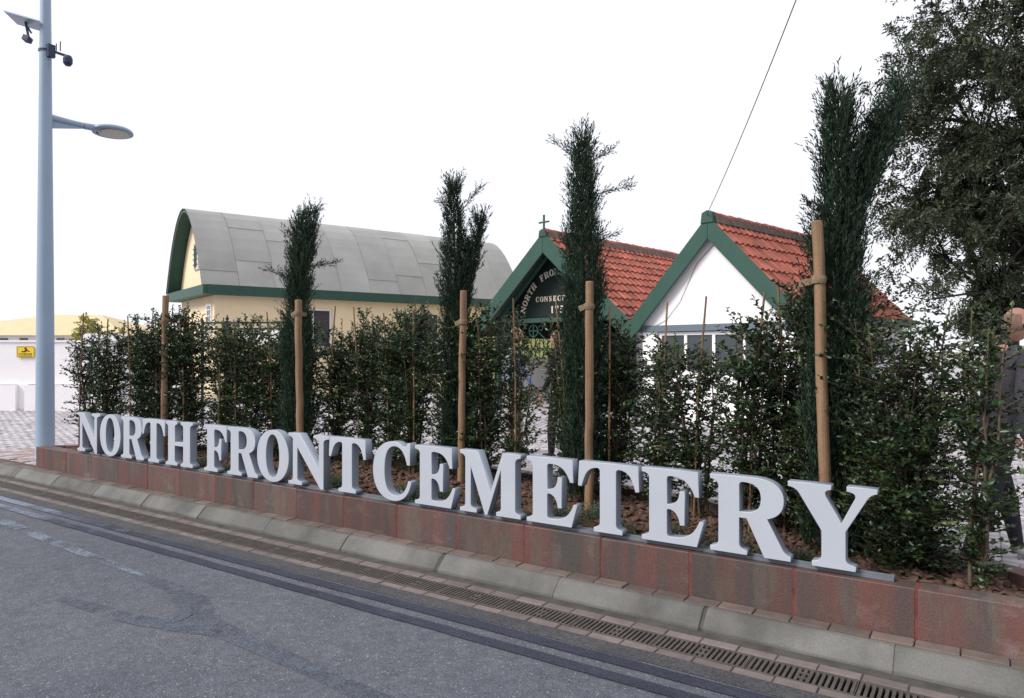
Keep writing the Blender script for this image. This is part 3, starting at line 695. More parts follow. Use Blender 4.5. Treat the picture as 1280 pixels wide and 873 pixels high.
obox('side_wall', M['white'], gate, .75, 6.2, yl, yl + .18, 0, 1.22); obox('side_wall', M['dgreen'], gate, .75, 6.2, yl, yl + .18, 1.84, 2.5)
for a, b in ((.75, 1.1), (5.9, 6.2)): obox('side_wall', M['dgreen'], gate, a, b, yl + .002, yl + .178, 1.222, 1.838)
gr = MB()
for k in range(25): x = 1.2 + k * .19; gr.bar((x, yl + .06, 1.22), (x, yl + .06, 1.84), .02, .02)
for k in range(8):
    x = 1.45 + k * .57; gr.bar((x - .2, yl + .03, 1.24), (x + .2, yl + .03, 1.82), .02, .02); gr.bar((x + .2, yl + .03, 1.24), (x - .2, yl + .03, 1.82), .02, .02)
gr.bar((1.1, yl + .06, 1.53), (5.9, yl + .06, 1.53), .03, .03); gr.build('grille', M['green'], gate)
# lettering
def text_mesh(items, mat_, parent, name='lettering'):
    for me, mtx in items:
        o = inst('letter', me, parent); o.matrix_basis = mtx
def small(ch, cap): return glyph_mesh(ch, cap, GL[ch][0] / 100 * cap * .92, .018, .001, M['gold'])
# board faces -x; reading direction is -y (left end has large y)
FACE = Matrix(((0, 1, 0, BX - .012), (-1, 0, 0, 0), (0, 0, 1, 0), (0, 0, 0, 1)))
def face_at(y, z, ang=0.): return Matrix.Translation((0, y, z)) @ FACE @ Matrix.Rotation(-ang, 4, 'Y')
cyc, czc, rr = GW / 2, 2.24, 1.26; its = []
s1 = 'NORTH FRONT CEMETERY'; gcache = {}
for i, ch in enumerate(s1):
    if ch == ' ': continue
    a = math.radians(74 - i * 148 / (len(s1) - 1)); me = gcache.setdefault(ch, small(ch, .175)); wc = max(v.co.x for v in me.vertices)
    its.append((me, face_at(cyc + rr * math.sin(a), czc + rr * math.cos(a), a) @ Matrix.Translation((-wc / 2, 0, 0))))
def line(s_, y, z, cap, pitch):
    for i, ch in enumerate(s_):
        me = small(ch, cap); wc = max(v.co.x for v in me.vertices)
        its.append((me, face_at(y - (i - (len(s_) - 1) / 2) * pitch, z) @ Matrix.Translation((-wc / 2, 0, 0))))
line('CONSECRATED', cyc, 2.80, .14, .155); line('1756', cyc, 2.48, .19, .165)
text_mesh(its, M['gold'], brd)
# cross, lantern emblem, iron gates
cz = MB(); cz.box(-.045, -.005, cyc - .02, cyc + .02, GA + .08, GA + .55); cz.box(-.0449, -.0051, cyc - .17, cyc + .17, GA + .34, GA + .38); cz.build('cross', M['green'], gate)
MB().prism([(cyc - .13, GA - .02), (cyc + .13, GA - .02), (cyc + .10, GA + .14), (cyc, GA + .18), (cyc - .10, GA + .14)], -.11, .02, axis='x').build('finial_block', M['green'], gate, bevel=.01)
ir = MB()
def ring(mb, c, r_, rad, n=20, a0=0, a1=2 * math.pi):
    pts = [(c[0], c[1] + r_ * math.cos(a0 + (a1 - a0) * k / n), c[2] + r_ * math.sin(a0 + (a1 - a0) * k / n)) for k in range(n + 1)]
    mb.tube(pts, rad, 5)
for yy in (cyc + .95, cyc - .95):
    ring(ir, (.62, yy, 2.02), .16, .018); ir.bar((.62, yy, 1.80), (.62, yy, 2.25), .025, .025); ir.bar((.62, yy - .16, 2.02), (.62, yy + .16, 2.02), .025, .025)
    sgn = 1 if yy < cyc else -1
    ring(ir, (.62, yy + sgn * .27, 2.10), .07, .014, 12, 0, 5.2); ir.tube([(.62, yy + sgn * .16, 2.0), (.62, yy + sgn * .45, 1.78), (.62, yy + sgn * .6, 1.72)], .014, 5)
ir.build('ironwork', M['green'], gate)
gt = MB(); gx = 5.6
for k in range(0, 15): y = .7 + k * (GW - 1.4) / 14; gt.bar((gx, y, .08), (gx, y, 1.85), .022, .022)
for z in (.12, 1.05, 1.8): gt.bar((gx, .7, z), (gx, GW - .7, z), .04, .04)
for k in range(7):
    y = .99 + k * .586; ring(gt, (gx, y, 1.45), .14, .013, 14); gt.bar((gx - .03, y - .2, 1.1), (gx - .03, y + .2, 1.75), .018, .018); gt.bar((gx - .03, y + .2, 1.1), (gx - .03, y - .2, 1.75), .018, .018)
gt.build('iron_gate', M['green'], gate)

# lime coloured wall in the yard behind the gateway
lw = empty('yard_wall', org + L * 9.5, math.atan2(L.y, L.x), 'pale lime coloured wall glimpsed through the iron grille of the gateway pavilion', 'wall')
obox('panel', M['limewall'], lw, -8.5, .2, 6.6, 6.8, 0, 1.95); obox('panel', M['limewall'], lw, 0, .2, -1.5, 6.59, 0, 1.95); obox('coping', M['white'], lw, -8.5, -.06, 6.55, 6.85, 1.952, 2.03); obox('coping', M['white'], lw, -.05, .25, -1.5, 7.5, 1.952, 2.03)

# --- white house with tiled roof
L = direction(1621); org = ground(1002, 12.8)
wh = empty('white_gabled_house', org, math.atan2(L.y, L.x), 'small white gabled house with red pantile roof and wide green bargeboards', 'building')
WW, WL, WE, WA = 3.77, 5.5, 2.10, 4.06
tiled_roof(wh, WW, WL, WE, WA, 26, 7)
barge(wh, WW, WE, WA, -.03, .32, ext=.12)
k = (WA - WE) / (WW / 2)
MB().prism([(.16, 2.02), (WW - .16, 2.02), (WW - .16, WE + .16 * k - .06), (WW / 2, WA - .09), (.16, WE + .16 * k - .06)], .10, .28, axis='x').build('gable', M['white'], wh)
w_ = MB(); w_.box(.10, .28, .16, .55, 0, 1.88); w_.box(.10, .28, WW - .55, WW - .16, 0, 1.88); w_.box(.10, .28, .55, WW - .55, 0, .98); w_.box(.28, WL - .1, .16, .34, 0, WE + .12); w_.box(.28, WL - .1, WW - .34, WW - .16, 0, WE + .12); w_.box(WL - .3, WL - .1, .34, WW - .34, 0, WE)
w_.build('wall', M['white'], wh)
obox('lintel', M['lintel'], wh, .06, .30, .17, WW - .17, 1.885, 2.016)
window(wh, (.16, WW / 2, 1.43), WW - 1.12, .88, 'y', panes=4)
for s_ in (0, 1):
    y = -.05 if s_ == 0 else WW + .05
    obox('fascia', M['green'], wh, -.02, WL, y - .03, y + .03, WE - .10, WE + .06)
gw = [(.085, WW / 2 - .05, WA - .45), (.085, WW / 2 + .35, WA - .80), (.085, WW / 2 + .75, WA - 1.55), (.085, WW / 2 + 1.1, WA - 1.93), (.085, WW / 2 + 1.5, WA - 2.1)]
MB().tube(gw, .005, 5).build('wall_cable', M['cable'], wh)
MB().prism([(WW / 2 - .15, WA - .04), (WW / 2 + .15, WA - .04), (WW / 2 + .12, WA + .17), (WW / 2, WA + .215), (WW / 2 - .12, WA + .17)], -.105, .01, axis='x').build('apex_cap', M['green'], wh, bevel=.01)
MB().prism([(.16, WE + .12), (WW - .16, WE + .12), (WW / 2, WA - .09)], WL - .28, WL - .12, axis='x').build('gable', M['white'], wh)
apex = wh.matrix_basis @ Vector((-.1, WW / 2, WA + .12))

# overhead cable from the gable to beyond the top of the picture
far = ground(1068, 6.0) + Vector((0, 0, hgt(-190, 6.0)))
pts = []
for i in range(25):
    t = i / 24; p = apex.lerp(far, t); p.z -= .12 * 4 * t * (1 - t); pts.append(p)
tag(MB().tube(pts, .0065, 6).build('overhead_cable', M['cable']), 'thin dark overhead cable crossing the white sky above the white gabled house', 'cable')

# --- white boundary wall at the left, house and tree behind it
Z0 = 17.7; a = ground(-420, Z0); rz = math.atan2(RY, RX)
bw = empty('boundary_wall', a, rz, 'long white rendered boundary wall at the left with plinth and yellow notice', 'wall')
WLn = (150 + 420) * Z0 / 890
obox('panel', M['white'], bw, 0, WLn - .8, 0, .25, .64, 1.69)
obox('coping', M['white'], bw, 0, WLn - .8, -.03, .28, 1.692, 1.74)
x1 = (25 + 420) * Z0 / 890; x2 = (36 + 420) * Z0 / 890
obox('plinth', M['white'], bw, 0, x1, -.16, .25, -.02, .62); obox('plinth', M['white'], bw, x2, WLn - .8, -.16, .25, -.02, .62); obox('plinth', M['white'], bw, x1 + .003, x2 - .003, -.06, .25, -.02, .637)
obox('pillar', M['white'], bw, WLn - .797, WLn, -.2, .35, -.02, 1.72)
MB().prism([(WLn - .86, 1.722), (WLn + .06, 1.722), (WLn - .08, 1.90), (WLn - .72, 1.90)], -.26, .41, axis='y').build('pillar_cap', M['white'], bw)
# notice
p = ground(31.5, Z0 - .05); ns = empty('warning_notice', p + Vector((0, 0, hgt(440, Z0))), rz, 'small yellow notice with black figure fixed to the white boundary wall', 'sign')
nw, nh = .43, .27
obox('plate', M['yellow'], ns, -nw / 2, nw / 2, .012, .03, -nh / 2, nh / 2)
bd = MB()
for a_ in ((-nw / 2, nw / 2, nh / 2 - .008, nh / 2), (-nw / 2, nw / 2, -nh / 2, -nh / 2 + .008), (-nw / 2, -nw / 2 + .008, -nh / 2 + .0085, nh / 2 - .0085), (nw / 2 - .008, nw / 2, -nh / 2 + .0085, nh / 2 - .0085)): bd.box(a_[0], a_[1], .006, .0118, a_[2], a_[3])
bd.build('border', M['lintel'], ns)
MB().prism(ell(0, .085, .032, .030, 14), .006, .0118, axis='y').build('emblem', M['redink'], ns)
e = MB(); e.prism([(-.10, .0), (-.02, -.012), (.03, .02), (.11, .0), (.105, .018), (.06, .035), (.04, .06), (.0, .058), (-.03, .02), (-.095, .022)], .006, .0118, axis='y'); e.build('figure', M['ink'], ns)
tx = MB(); r5 = random.Random(5)
for z, h_, n_ in ((-.052, .034, 11), (-.100, .020, 14)):
    for i in range(n_):
        x = -.165 + i * .33 / n_
        tx.box(x, x + .006, .007, .0118, z - h_ / 2, z + h_ / 2); tx.box(x + .0062, x + .33 / n_ * .62, .007, .0118, z + h_ / 2 * r5.choice((-1, 0, .6)), z + h_ / 2 * r5.choice((-1, 0, .6)) + .007)
tx.build('lettering', M['ink'], ns)
# house behind the wall
Zh = 34.; p = ground(-140, Zh); fh = empty('hip_roof_house', p, rz, 'distant white house with beige hipped roof behind the white boundary wall', 'building')
fl = (150 + 140) * Zh / 890; ez = hgt(419.5, Zh); az = hgt(399, Zh)
obox('wall', M['white'], fh, 0, fl, 0, 7, 0, ez)
rx0 = (16 + 140) * Zh / 890
MB().add([(-.3, -.3, ez + .003), (fl + .3, -.3, ez + .003), (fl + .3, 7.3, ez + .003), (-.3, 7.3, ez + .003), (rx0, 3.0, az + .35), (fl - 2.6, 3.0, az + .35)], [(0, 1, 5, 4), (1, 2, 5), (2, 3, 4, 5), (3, 0, 4), (0, 3, 2, 1)]).build('roof', M['beige'], fh)
for px in (5, 30, 76, 110):
    x = (px + 140) * Zh / 890; o = obox('window', M['glass'], fh, x - .19, x + .19, -.03, .02, hgt(427, Zh), hgt(423, Zh)); obox('sill', M['frame'], o, x - .24, x + .24, -.08, -.032, hgt(427, Zh) - .06, hgt(427, Zh) - .004)

# --- iron railing with a notice board beside the hall
Zf = 14.; p = ground(284, Zf); fr = empty('iron_railing', p, rz - .12, 'dark green iron railing frame with ball finials in front of the cream hall', 'railing')
fm = M['darkmetal'] if False else mat('railing_paint', (.015, .03, .035), rough=.5)
for x, top, r_ in ((0, 2.14, .05), (-.52, 2.08, .022), (1.5, 2.14, .05)):
    m_ = MB(); m_.box(x - r_, x + r_, -r_, r_, 0, top - .10); m_.lathe([(r_ * 1.2, 0), (r_ * 1.2, .02), (.012, .03), (.034, .06), (.036, .08), (.02, .105), (.004, .15), (0, .15)], (x, 0, top - .10), 10); m_.build('post', fm, fr)
m_ = MB()
for z in (2.03, 1.91, .15): m_.bar((-.5, 0, z), (1.46, 0, z), .03, .035)
m_.build('rail', fm, fr)
m_ = MB()
for k in range(1, 12): m_.bar((k * .125, 0, .15), (k * .125, 0, 1.60), .014, .014)
m_.build('bars', fm, fr)
nb = empty('notice_board', p + Vector((RX * .62, RY * .62, 1.74)) + Vector((FX, FY, 0)) * -.07, rz - .12, 'white notice board with black lettering hung on the iron railing', 'sign')
obox('board', M['frame'], nb, -.42, .62, -.01, .01, -.15, .15)
its = []
def flat(s_, x, z, cap, pitch, matn):
    for i, ch in enumerate(s_):
        if ch != ' ': its.append((glyph_mesh(ch, cap, GL[ch][0] / 100 * cap, .006, .0005, matn), Matrix.Translation((x + i * pitch, -.0135, z))))
flat('AM GO', -.22, .02, .075, .105, M['ink']); text_mesh(its, M['ink'], nb)

# ------------------------------------------------------------------ lamp post
lp = empty('street_lamp', ground(56.5, 9.82), 0, 'tall pale blue lamp post at the left end of the planter with side arm lamp', 'street lamp')
MB().lathe([(.125, 0), (.125, .02), (.122, .025), (.118, .06), (.106, 2.0), (.086, 4.2), (.065, 6.4), (.054, 7.6), (.058, 7.62), (.05, 7.68), (0, 7.69)], (0, 0, 0), 20).build('pole', M['pole'], lp, smooth=True)
za = 4.72
ar = MB(); ar.tube([(0, .06, za), (0, .35, za - .0), (0, .70, za + .01)], [.046, .040, .036], 10); ar.add([(-.008, .07, za - .04), (-.008, .6, za - .02), (-.008, .07, za - .15), (.008, .07, za - .04), (.008, .6, za - .02), (.008, .07, za - .15)], [(0, 1, 2), (3, 5, 4), (0, 3, 4, 1), (1, 4, 5, 2), (2, 5, 3, 0)])
ar.build('arm', M['pole'], lp)
hd = bpy.data.objects.new('lamp_head', None); link(hd, lp); hd.location = (0, .86, za + .01); hd.rotation_euler = (math.radians(2), math.radians(-9), 0)
MB().tube([(0, -.36, .0), (0, -.12, .01)], [.046, .050], 10).build('socket', M['pole'], hd)
sh = MB(); v = []; f = []; n = 28
for s_, z in ((.80, -.020), (1.0, -.018), (1.0, .012), (.93, .035), (.6, .055), (0.02, .065)):
    for k in range(n): a = 2 * math.pi * k / n; v.append((  .21 * s_ * math.cos(a), .05 + .29 * s_ * math.sin(a), z))
for i in range(5):
    for k in range(n): f.append((i * n + k, i * n + (k + 1) % n, (i + 1) * n + (k + 1) % n, (i + 1) * n + k))
sh.add(v, f).build('shell', M['pole'], hd, smooth=True)
sh = MB(); v = [(.16 * math.cos(2 * math.pi * k / n), .065 + .215 * math.sin(2 * math.pi * k / n), z) for z in (-.030, -.012) for k in range(n)]
sh.add(v, [tuple(range(n)), tuple(range(n, 2 * n))] + [(k, (k + 1) % n, n + (k + 1) % n, n + k) for k in range(n)]).build('lens', M['lens'], hd)
zs = 5.80
sp_ = bpy.data.objects.new('solar_panel', None); link(sp_, lp); sp_.location = (-.21, -.14, zs + .22); sp_.rotation_euler = (math.radians(-10), math.radians(16), 0.58)
obox('panel', M['panel'], sp_, -.24, .26, -.15, .15, -.008, .008)
m_ = MB(); m_.bar((-.02, 0, -.01), (.10, .02, -.22), .025, .025); m_.bar((-.05, .05, -.012), (.08, .04, -.12), .02, .02); m_.box(.05, .13, -.04, .06, -.27, -.20); m_.build('bracket', M['darkmetal'], sp_)
cm = bpy.data.objects.new('sensor', None); link(cm, lp); cm.location = (.0, .0, zs - .18)
m_ = MB(); m_.lathe([(.088, -.012), (.088, .012)], (0, 0, 0), 16); m_.lathe([(.083, .013), (.083, .0135)], (0, 0, 0), 16); m_.box(.07, .13, -.02, .07, -.10, .07); m_.bar((.10, .05, -.01), (.22, .17, -.06), .03, .03); m_.build('mount', M['darkmetal'], cm)
m_ = MB(); m_.lathe([(.0, -.11), (.035, -.105), (.058, -.07), (.06, -.01), (.045, .03), (.0, .04)], (.235, .18, -.09), 12); m_.build('camera_dome', M['darkmetal'], cm)
m_ = MB()
for dx in (0, .035): m_.tube([(.13 + dx, .08 + dx, .0), (.13 + dx, .08 + dx, .10 + dx)], .007, 6)
m_.build('antenna', M['darkmetal'], cm)
# ------------------------------------------------------------------ foliage tools
def unit(a): return a / np.maximum(np.linalg.norm(a, axis=-1, keepdims=True), 1e-9)
def leaves(P, D, ln, wd, rg, fold=.25):
    # one folded diamond (two triangles) per leaf; P base points, D axis directions
    n = len(P); D = unit(D); s = unit(np.cross(D, unit(rg.normal(size=(n, 3)) + np.array([0, 0, 1.2])))); u = np.cross(s, D)
    ln = np.asarray(ln).reshape(-1, 1); wd = np.asarray(wd).reshape(-1, 1)
    mid = P + D * ln * .45
    V = np.stack([P, mid + s * wd * .5 + u * wd * fold, P + D * ln - u * ln * .12, mid - s * wd * .5 + u * wd * fold], 1).reshape(-1, 3)
    i = np.arange(n)[:, None] * 4
    T = np.concatenate([i + np.array([[0, 1, 2]]), i + np.array([[0, 2, 3]])], 1).reshape(-1, 3)
    return V, T
def foliage_mesh(name, V, T, m, tip=None):
    me = np_mesh(name, V, T, m)
    if tip is not None:
        a = me.attributes.new('tip', 'FLOAT', 'POINT'); a.data.foreach_set('value', np.repeat(tip, 4).astype(np.float32))
    return me
def twig_mesh(name, segs, m):
    # segs: list of (p0, p1, r0, r1), three-sided
    n = len(segs); p0 = np.array([s[0] for s in segs]); p1 = np.array([s[1] for s in segs]); r0 = np.array([s[2] for s in segs])[:, None]; r1 = np.array([s[3] for s in segs])[:, None]
    d = unit(p1 - p0); ref = np.where(np.abs(d[:, :1]) < .8, np.array([[1., 0, 0]]), np.array([[0, 1., 0]])); sx = unit(np.cross(d, ref)); sy = np.cross(d, sx)
    k = 5; rings = []
    for p, r in ((p0, r0), (p1, r1)):
        for j in range(k): a = 2 * math.pi * j / k; rings.append(p + (sx * math.cos(a) + sy * math.sin(a)) * r)
    V = np.stack(rings, 1).reshape(-1, 3); i = np.arange(n)[:, None] * 2 * k
    T = np.concatenate([i + np.array([[j, (j + 1) % k, k + (j + 1) % k, k + j]]) for j in range(k)], 1).reshape(-1, 4)
    return np_mesh(name, V, T, m)

def make_bush(seed, h, wdt, nshoot=6, tw=120, lsz=.040, low=False):
    rg = np.random.default_rng(seed); segs = []; P = []; D = []; LN = []; TP = []
    def wob_line(p, q, n, amp):
        t = np.linspace(0, 1, n + 1)[:, None]; o = np.cumsum(rg.normal(size=(n + 1, 3)) * amp, 0); o -= o[0] * (1 - t) ; return p * (1 - t) + q * t + o * np.array([1, 1, .2])
    shoots = []
    for i in range(nshoot):
        a = rg.uniform(0, 6.28); rr = wdt * .5 * math.sqrt(rg.uniform(0, 1)) * .75
        top = np.array([rr * math.cos(a), rr * math.sin(a), h * (rg.uniform(.80, 1.0) if i else 1.0)])
        b = np.array([rg.normal() * .025, rg.normal() * .025, -.05]); pts = wob_line(b, top, 12, .012); shoots.append(pts)
        for k in range(12): segs.append((pts[k], pts[k + 1], .011 * (1 - k / 13) + .002, .011 * (1 - (k + 1) / 13) + .002))
        m = 14                                     # leafy tip
        for k in range(m):
            t = k / m; q = pts[-3] * (1 - t) + pts[-1] * t; P.append(q); an = k * 2.4
            D.append([math.cos(an) * .9, math.sin(an) * .9, .5 + t]); LN.append(lsz * rg.uniform(.55, 1.0)); TP.append(.25 + .6 * t * rg.uniform(.4, 1))
    for i in range(tw):
        s = shoots[rg.integers(nshoot)]; f = rg.beta(.95, 1.15) * 11.2 + .25 if low else rg.beta(1.25, 1.1) * 10.6 + .6; k = int(f); base = s[k] + (s[k + 1] - s[k]) * (f - k); zf = base[2] / h
        a = rg.uniform(0, 6.28); env = wdt * (.5 + .12 * math.sin(zf * 9 + seed)) * (1.0 if zf < .75 else 1.0 - (zf - .75) * 2.2) * (1.0 if low else .75 + .5 * min(zf * 2, .5))
        ln = env * rg.uniform(.35, 1.0) + .03; el = rg.uniform(-.15, .9)
        d = np.array([math.cos(a) * math.cos(el), math.sin(a) * math.cos(el), math.sin(el)]); end = base + d * ln + np.array([0, 0, .03])
        segs.append((base, end, .0035, .0012)); n = int(7 + ln * 42); young = rg.random() < .16
        for j in range(n):
            t = (j + rg.uniform(0, .8)) / n; q = base + (end - base) * (.12 + .92 * t); an = j * 2.4 + rg.uniform(-.5, .5)
            sv_ = np.array([math.cos(an), math.sin(an), .35 + rg.normal() * .3])
            P.append(q + rg.normal(size=3) * .006); D.append(d * .55 + sv_ * .9); LN.append(lsz * rg.uniform(.6, 1.15)); TP.append((rg.uniform(.2, .8) if young and t > .6 else 0) + rg.uniform(0, .1))
    P = np.array(P); D = np.array(D); LN = np.array(LN)
    V, T = leaves(P, D, LN, LN * .60, rg)
    return foliage_mesh('foliage', V, T, M['hedge'], np.array(TP)), twig_mesh('stem', segs, M['twig'])

# ------------------------------------------------------------------ hedge shrubs
HC = [(-9.78, 4.68), (-9.2, 4.92), (-8.1, 5.32), (-6.2, 5.78), (-4.3, 5.88), (-2.7, 5.66), (-1.2, 5.24), (-.42, 4.86), (-.04, 4.60)]
cum = [0]
for a, b in zip(HC[:-1], HC[1:]): cum.append(cum[-1] + math.dist(a, b))
def hedge_at(s_):
    for i in range(len(cum) - 1):
        if s_ <= cum[i + 1]:
            t = (s_ - cum[i]) / (cum[i + 1] - cum[i]); a, b = HC[i], HC[i + 1]; return a[0] + (b[0] - a[0]) * t, a[1] + (b[1] - a[1]) * t
    return HC[-1]
def px_of(x, y):
    Zc = FX * x + FY * y; return 640 + 890 * (RX * x + RY * y) / Zc, Zc
NB = 26
VAR = [make_bush(100 + i, h, wv, ns, tw, .043) for i, (h, wv, ns, tw) in enumerate([(1.74, .60, 8, 400), (1.80, .64, 8, 430), (1.68, .58, 7, 370), (1.84, .64, 9, 450), (1.72, .62, 8, 410), (1.78, .56, 7, 380)])]
DENSE = [make_bush(200 + i, 1.82, .74, 11, 860, .038, True) for i in range(2)]
SPARSE = [make_bush(300 + i, 1.66, .50, 6, 230, .042) for i in range(2)]
MID = [make_bush(400 + i, 1.66, .56, 7, 270, .045) for i in range(3)]
ORD = ['first', 'second', 'third', 'fourth', 'fifth', 'sixth', 'seventh', 'eighth', 'ninth', 'tenth', 'eleventh', 'twelfth', 'thirteenth', 'fourteenth', 'fifteenth', 'sixteenth', 'seventeenth', 'eighteenth', 'nineteenth', 'twentieth',
       'twenty-first', 'twenty-second', 'twenty-third', 'twenty-fourth', 'twenty-fifth', 'twenty-sixth', 'twenty-seventh']
WORDS = ['NORTH'] * 5 + ['FRONT'] * 5 + ['CEMETERY'] * 8
r7 = random.Random(21); no = -1
NAMEL = [(c, px_of(x + WD[c] / 2, 4.26)[0], w__) for (c, x), w__ in zip(LET, WORDS)]
for i in range(NB):
    x, y = hedge_at(cum[-1] * i / (NB - 1)); x += r7.uniform(-.05, .05); y += r7.uniform(-.05, .05)
    px, Zc = px_of(x, y)
    if 660 < px < 712: continue
    if 975 < px < 1085: x -= .03; y += .20
    no += 1; near = min(NAMEL, key=lambda q: abs(q[1] - px))
    where = f'behind the letter {near[0]} of {near[2]}' if px < 1100 else 'right of the letter Y'
    if i == NB - 1: fo, st = SPARSE[0]
    elif px > 1040: fo, st = DENSE[i % 2]
    elif i == 0 or 632 < px < 702: fo, st = SPARSE[i % 2]
    elif 770 < px < 985: fo, st = MID[i % 3]
    else: fo, st = VAR[(i * 5 + i // 4) % 6]
    hs = r7.uniform(.90, 1.05)
    if 770 < px < 985: hs *= .95
    if px > 1080: hs = r7.uniform(.88, .97)
    b = empty('hedge_shrub', (x, y, soilz(x, y)), r7.uniform(0, 6.28), f'glossy hedge shrub {where}, {ORD[no]} from the left', 'shrub', 'hedge shrubs in the planter')
    b.scale = (r7.uniform(.92, 1.1),) * 2 + (hs,)
    inst('foliage', fo, b); inst('stem', st, b)
    if px < 1120:
        ln = r7.uniform(-.05, .05); top = r7.uniform(1.86, 2.0); cx, cy_ = x + r7.uniform(-.08, .08), y - r7.uniform(.05, .16)
        pts = [Vector((0, 0, -.1)), Vector((ln * .6 + .008, ln * .3, top * .5)), Vector((ln * 2.2, ln, top - soilz(cx, cy_)))]
        mb = MB(); mb.tube(pts, [.0095, .009, .008], 7)
        for t in (.2, .45, .7, .88):
            q = pts[0].lerp(pts[2], t); mb.tube([q - Vector((0, 0, .006)), q + Vector((0, 0, .006))], .0105, 7)
        tag(mb.build('bamboo_cane', M['cane'], loc=(cx, cy_, soilz(cx, cy_))), f'thin bamboo cane supporting the {ORD[no]} hedge shrub from the left', 'cane', 'canes in the hedge')

# ------------------------------------------------------------------ columnar cypresses
def make_cypress(seed, h, r0, tops, n=2300, sprigs=()):
    rg = np.random.default_rng(seed); P = []; D = []; LN = []; TP = []; segs = []
    # tops: list of (start height, dx, dy, top height, radius) leaders
    for (zs, dx, dy, zt, rad, share) in tops:
        a0 = np.array([0, 0, 0.]); z0 = zs
        m = int(n * share)
        lead = lambda z: np.array([dx, dy]) * max(0, (z - z0) / (zt - z0)) ** 1.2 if z > z0 else np.zeros(2)
        zz = np.linspace(0 if zs < .1 else zs, zt, 14)
        for k in range(13):
            A = np.array([*lead(zz[k]), zz[k]]); B = np.array([*lead(zz[k + 1]), zz[k + 1]]); segs.append((A, B, .026 * (1 - zz[k] / h) + .004, .026 * (1 - zz[k + 1] / h) + .004))
        for i in range(m):
            z = (0.03 if zs < .1 else zs) + (zt - (0.03 if zs < .1 else zs)) * rg.beta(1.0, 1.15); f = (z - zs) / (zt - zs)
            R = rad * (1.22 - f * .88 if f < .25 else 1.0) * (1 if f < .45 else max(.08, 1 - ((f - .45) / .55) ** 1.6 * .88)) * (1 + .14 * math.sin(z * 7 + seed) + .10 * math.sin(z * 15 + 2 * seed))
            a = rg.uniform(0, 6.283); rr = R * math.sqrt(rg.uniform(.02, 1)) * .80
            base = np.array([*(lead(z) + rr * np.array([math.cos(a), math.sin(a)])), z])
            if f > .45 and rg.random() < .25 * (f - .45) / .55 + .04: continue
            tilt = rg.uniform(.08, .42) + (rg.uniform(0, .26) if f > .4 else 0) + (.3 * rg.random() if rg.random() < .15 else 0); d = np.array([math.cos(a) * math.sin(tilt), math.sin(a) * math.sin(tilt), math.cos(tilt)])
            ln = rg.uniform(.10, .26) * (1 if f < .5 else .95); nb = 18
            t = (np.arange(nb) + rg.random(nb)) / nb
            q = base + d * (ln * t)[:, None] + rg.normal(size=(nb, 3)) * .005
            sd_ = rg.normal(size=(nb, 3)) * .45 + d * 1.3 + np.array([0, 0, .25])
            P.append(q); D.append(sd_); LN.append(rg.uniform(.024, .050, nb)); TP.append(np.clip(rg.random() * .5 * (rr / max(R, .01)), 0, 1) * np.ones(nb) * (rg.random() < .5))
    for (z, a, ln, el) in sprigs:
        d = np.array([math.cos(a) * math.cos(el), math.sin(a) * math.cos(el), math.sin(el)]); b = np.array([0, 0, z]); e = b + d * ln; segs.append((b, e, .006, .002))
        for i in range(int(17 * ln / .3)):
            t = rg.uniform(.25, 1); nb = 9; tt = (np.arange(nb) + .5) / nb; d2 = unit(d + rg.normal(size=3) * .35 + np.array([0, 0, .2])); q = b + d * ln * t + d2 * (.10 * tt)[:, None]
            P.append(q); D.append(rg.normal(size=(nb, 3)) * .5 + d2); LN.append(rg.uniform(.022, .045, nb)); TP.append(np.zeros(nb))
    P = np.concatenate(P); D = np.concatenate(D); LN = np.concatenate(LN); TP = np.concatenate(TP)
    V, T = leaves(P, D, LN, np.maximum(LN * .20, .0075), rg, .15)
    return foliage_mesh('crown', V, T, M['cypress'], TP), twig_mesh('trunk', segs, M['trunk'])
Rv = lambda s_: (RX * s_, RY * s_)      # shift along image-right
def cyp(px, Y, label, seed, *a, **k):
    r = (px - 640) / 890; Zc = Y / (RY * r + FY); x = RX * r * Zc + FX * Zc
    o = empty('cypress_tree', (x, Y, soilz(x, Y) - .02), 0, label, 'tree', 'cypresses in the planter')
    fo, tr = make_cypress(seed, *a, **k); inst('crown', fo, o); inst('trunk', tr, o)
ang = math.atan2(RY, RX)
cyp(371, 5.40, 'shortest slim cypress with a side sprig, behind the N of FRONT', 11, 2.95, .22, [(0, .03 * RX, .03 * RY, 2.82, .175, .80), (1.75, .20 * RX, .20 * RY, 2.86, .09, .20)], n=2300, sprigs=[(2.25, ang, .46, .12), (2.1, ang + 3.1, .36, .35), (2.5, ang + 3.3, .2, .8), (2.75, ang, .3, .6)])
cyp(573, 5.72, 'forked slim cypress behind the letter C of CEMETERY', 12, 3.05, .22, [(0, -.05 * RX, -.05 * RY, 2.98, .170, .78), (1.6, .24 * RX, .24 * RY, 2.62, .075, .22)], n=2400, sprigs=[(2.7, ang, .34, .9), (2.6, ang + 3.1, .3, .9)])
cyp(729, 5.44, 'tall single column cypress in front of the gateway pavilion gable', 13, 3.25, .215, [(0, 0, 0, 3.10, .180, 1.0)], n=2700, sprigs=[(2.62, ang, .38, .25), (2.9, ang + .3, .3, .5), (2.9, ang + 3.0, .3, .7), (2.2, ang, .28, .35)])
cyp(1044, 4.98, 'largest cypress with a split crown, behind the letters R and Y', 14, 3.3, .26, [(0, .02 * RX, .02 * RY, 2.98, .185, .78), (1.75, .44 * RX, .44 * RY, 2.98, .085, .22)], n=3600, sprigs=[(2.4, ang, .42, 1.0), (2.1, ang + 3.1, .24, .8), (2.3, ang + .3, .45, .9), (2.6, ang, .38, .55), (2.62, ang - .4, .36, .8)])

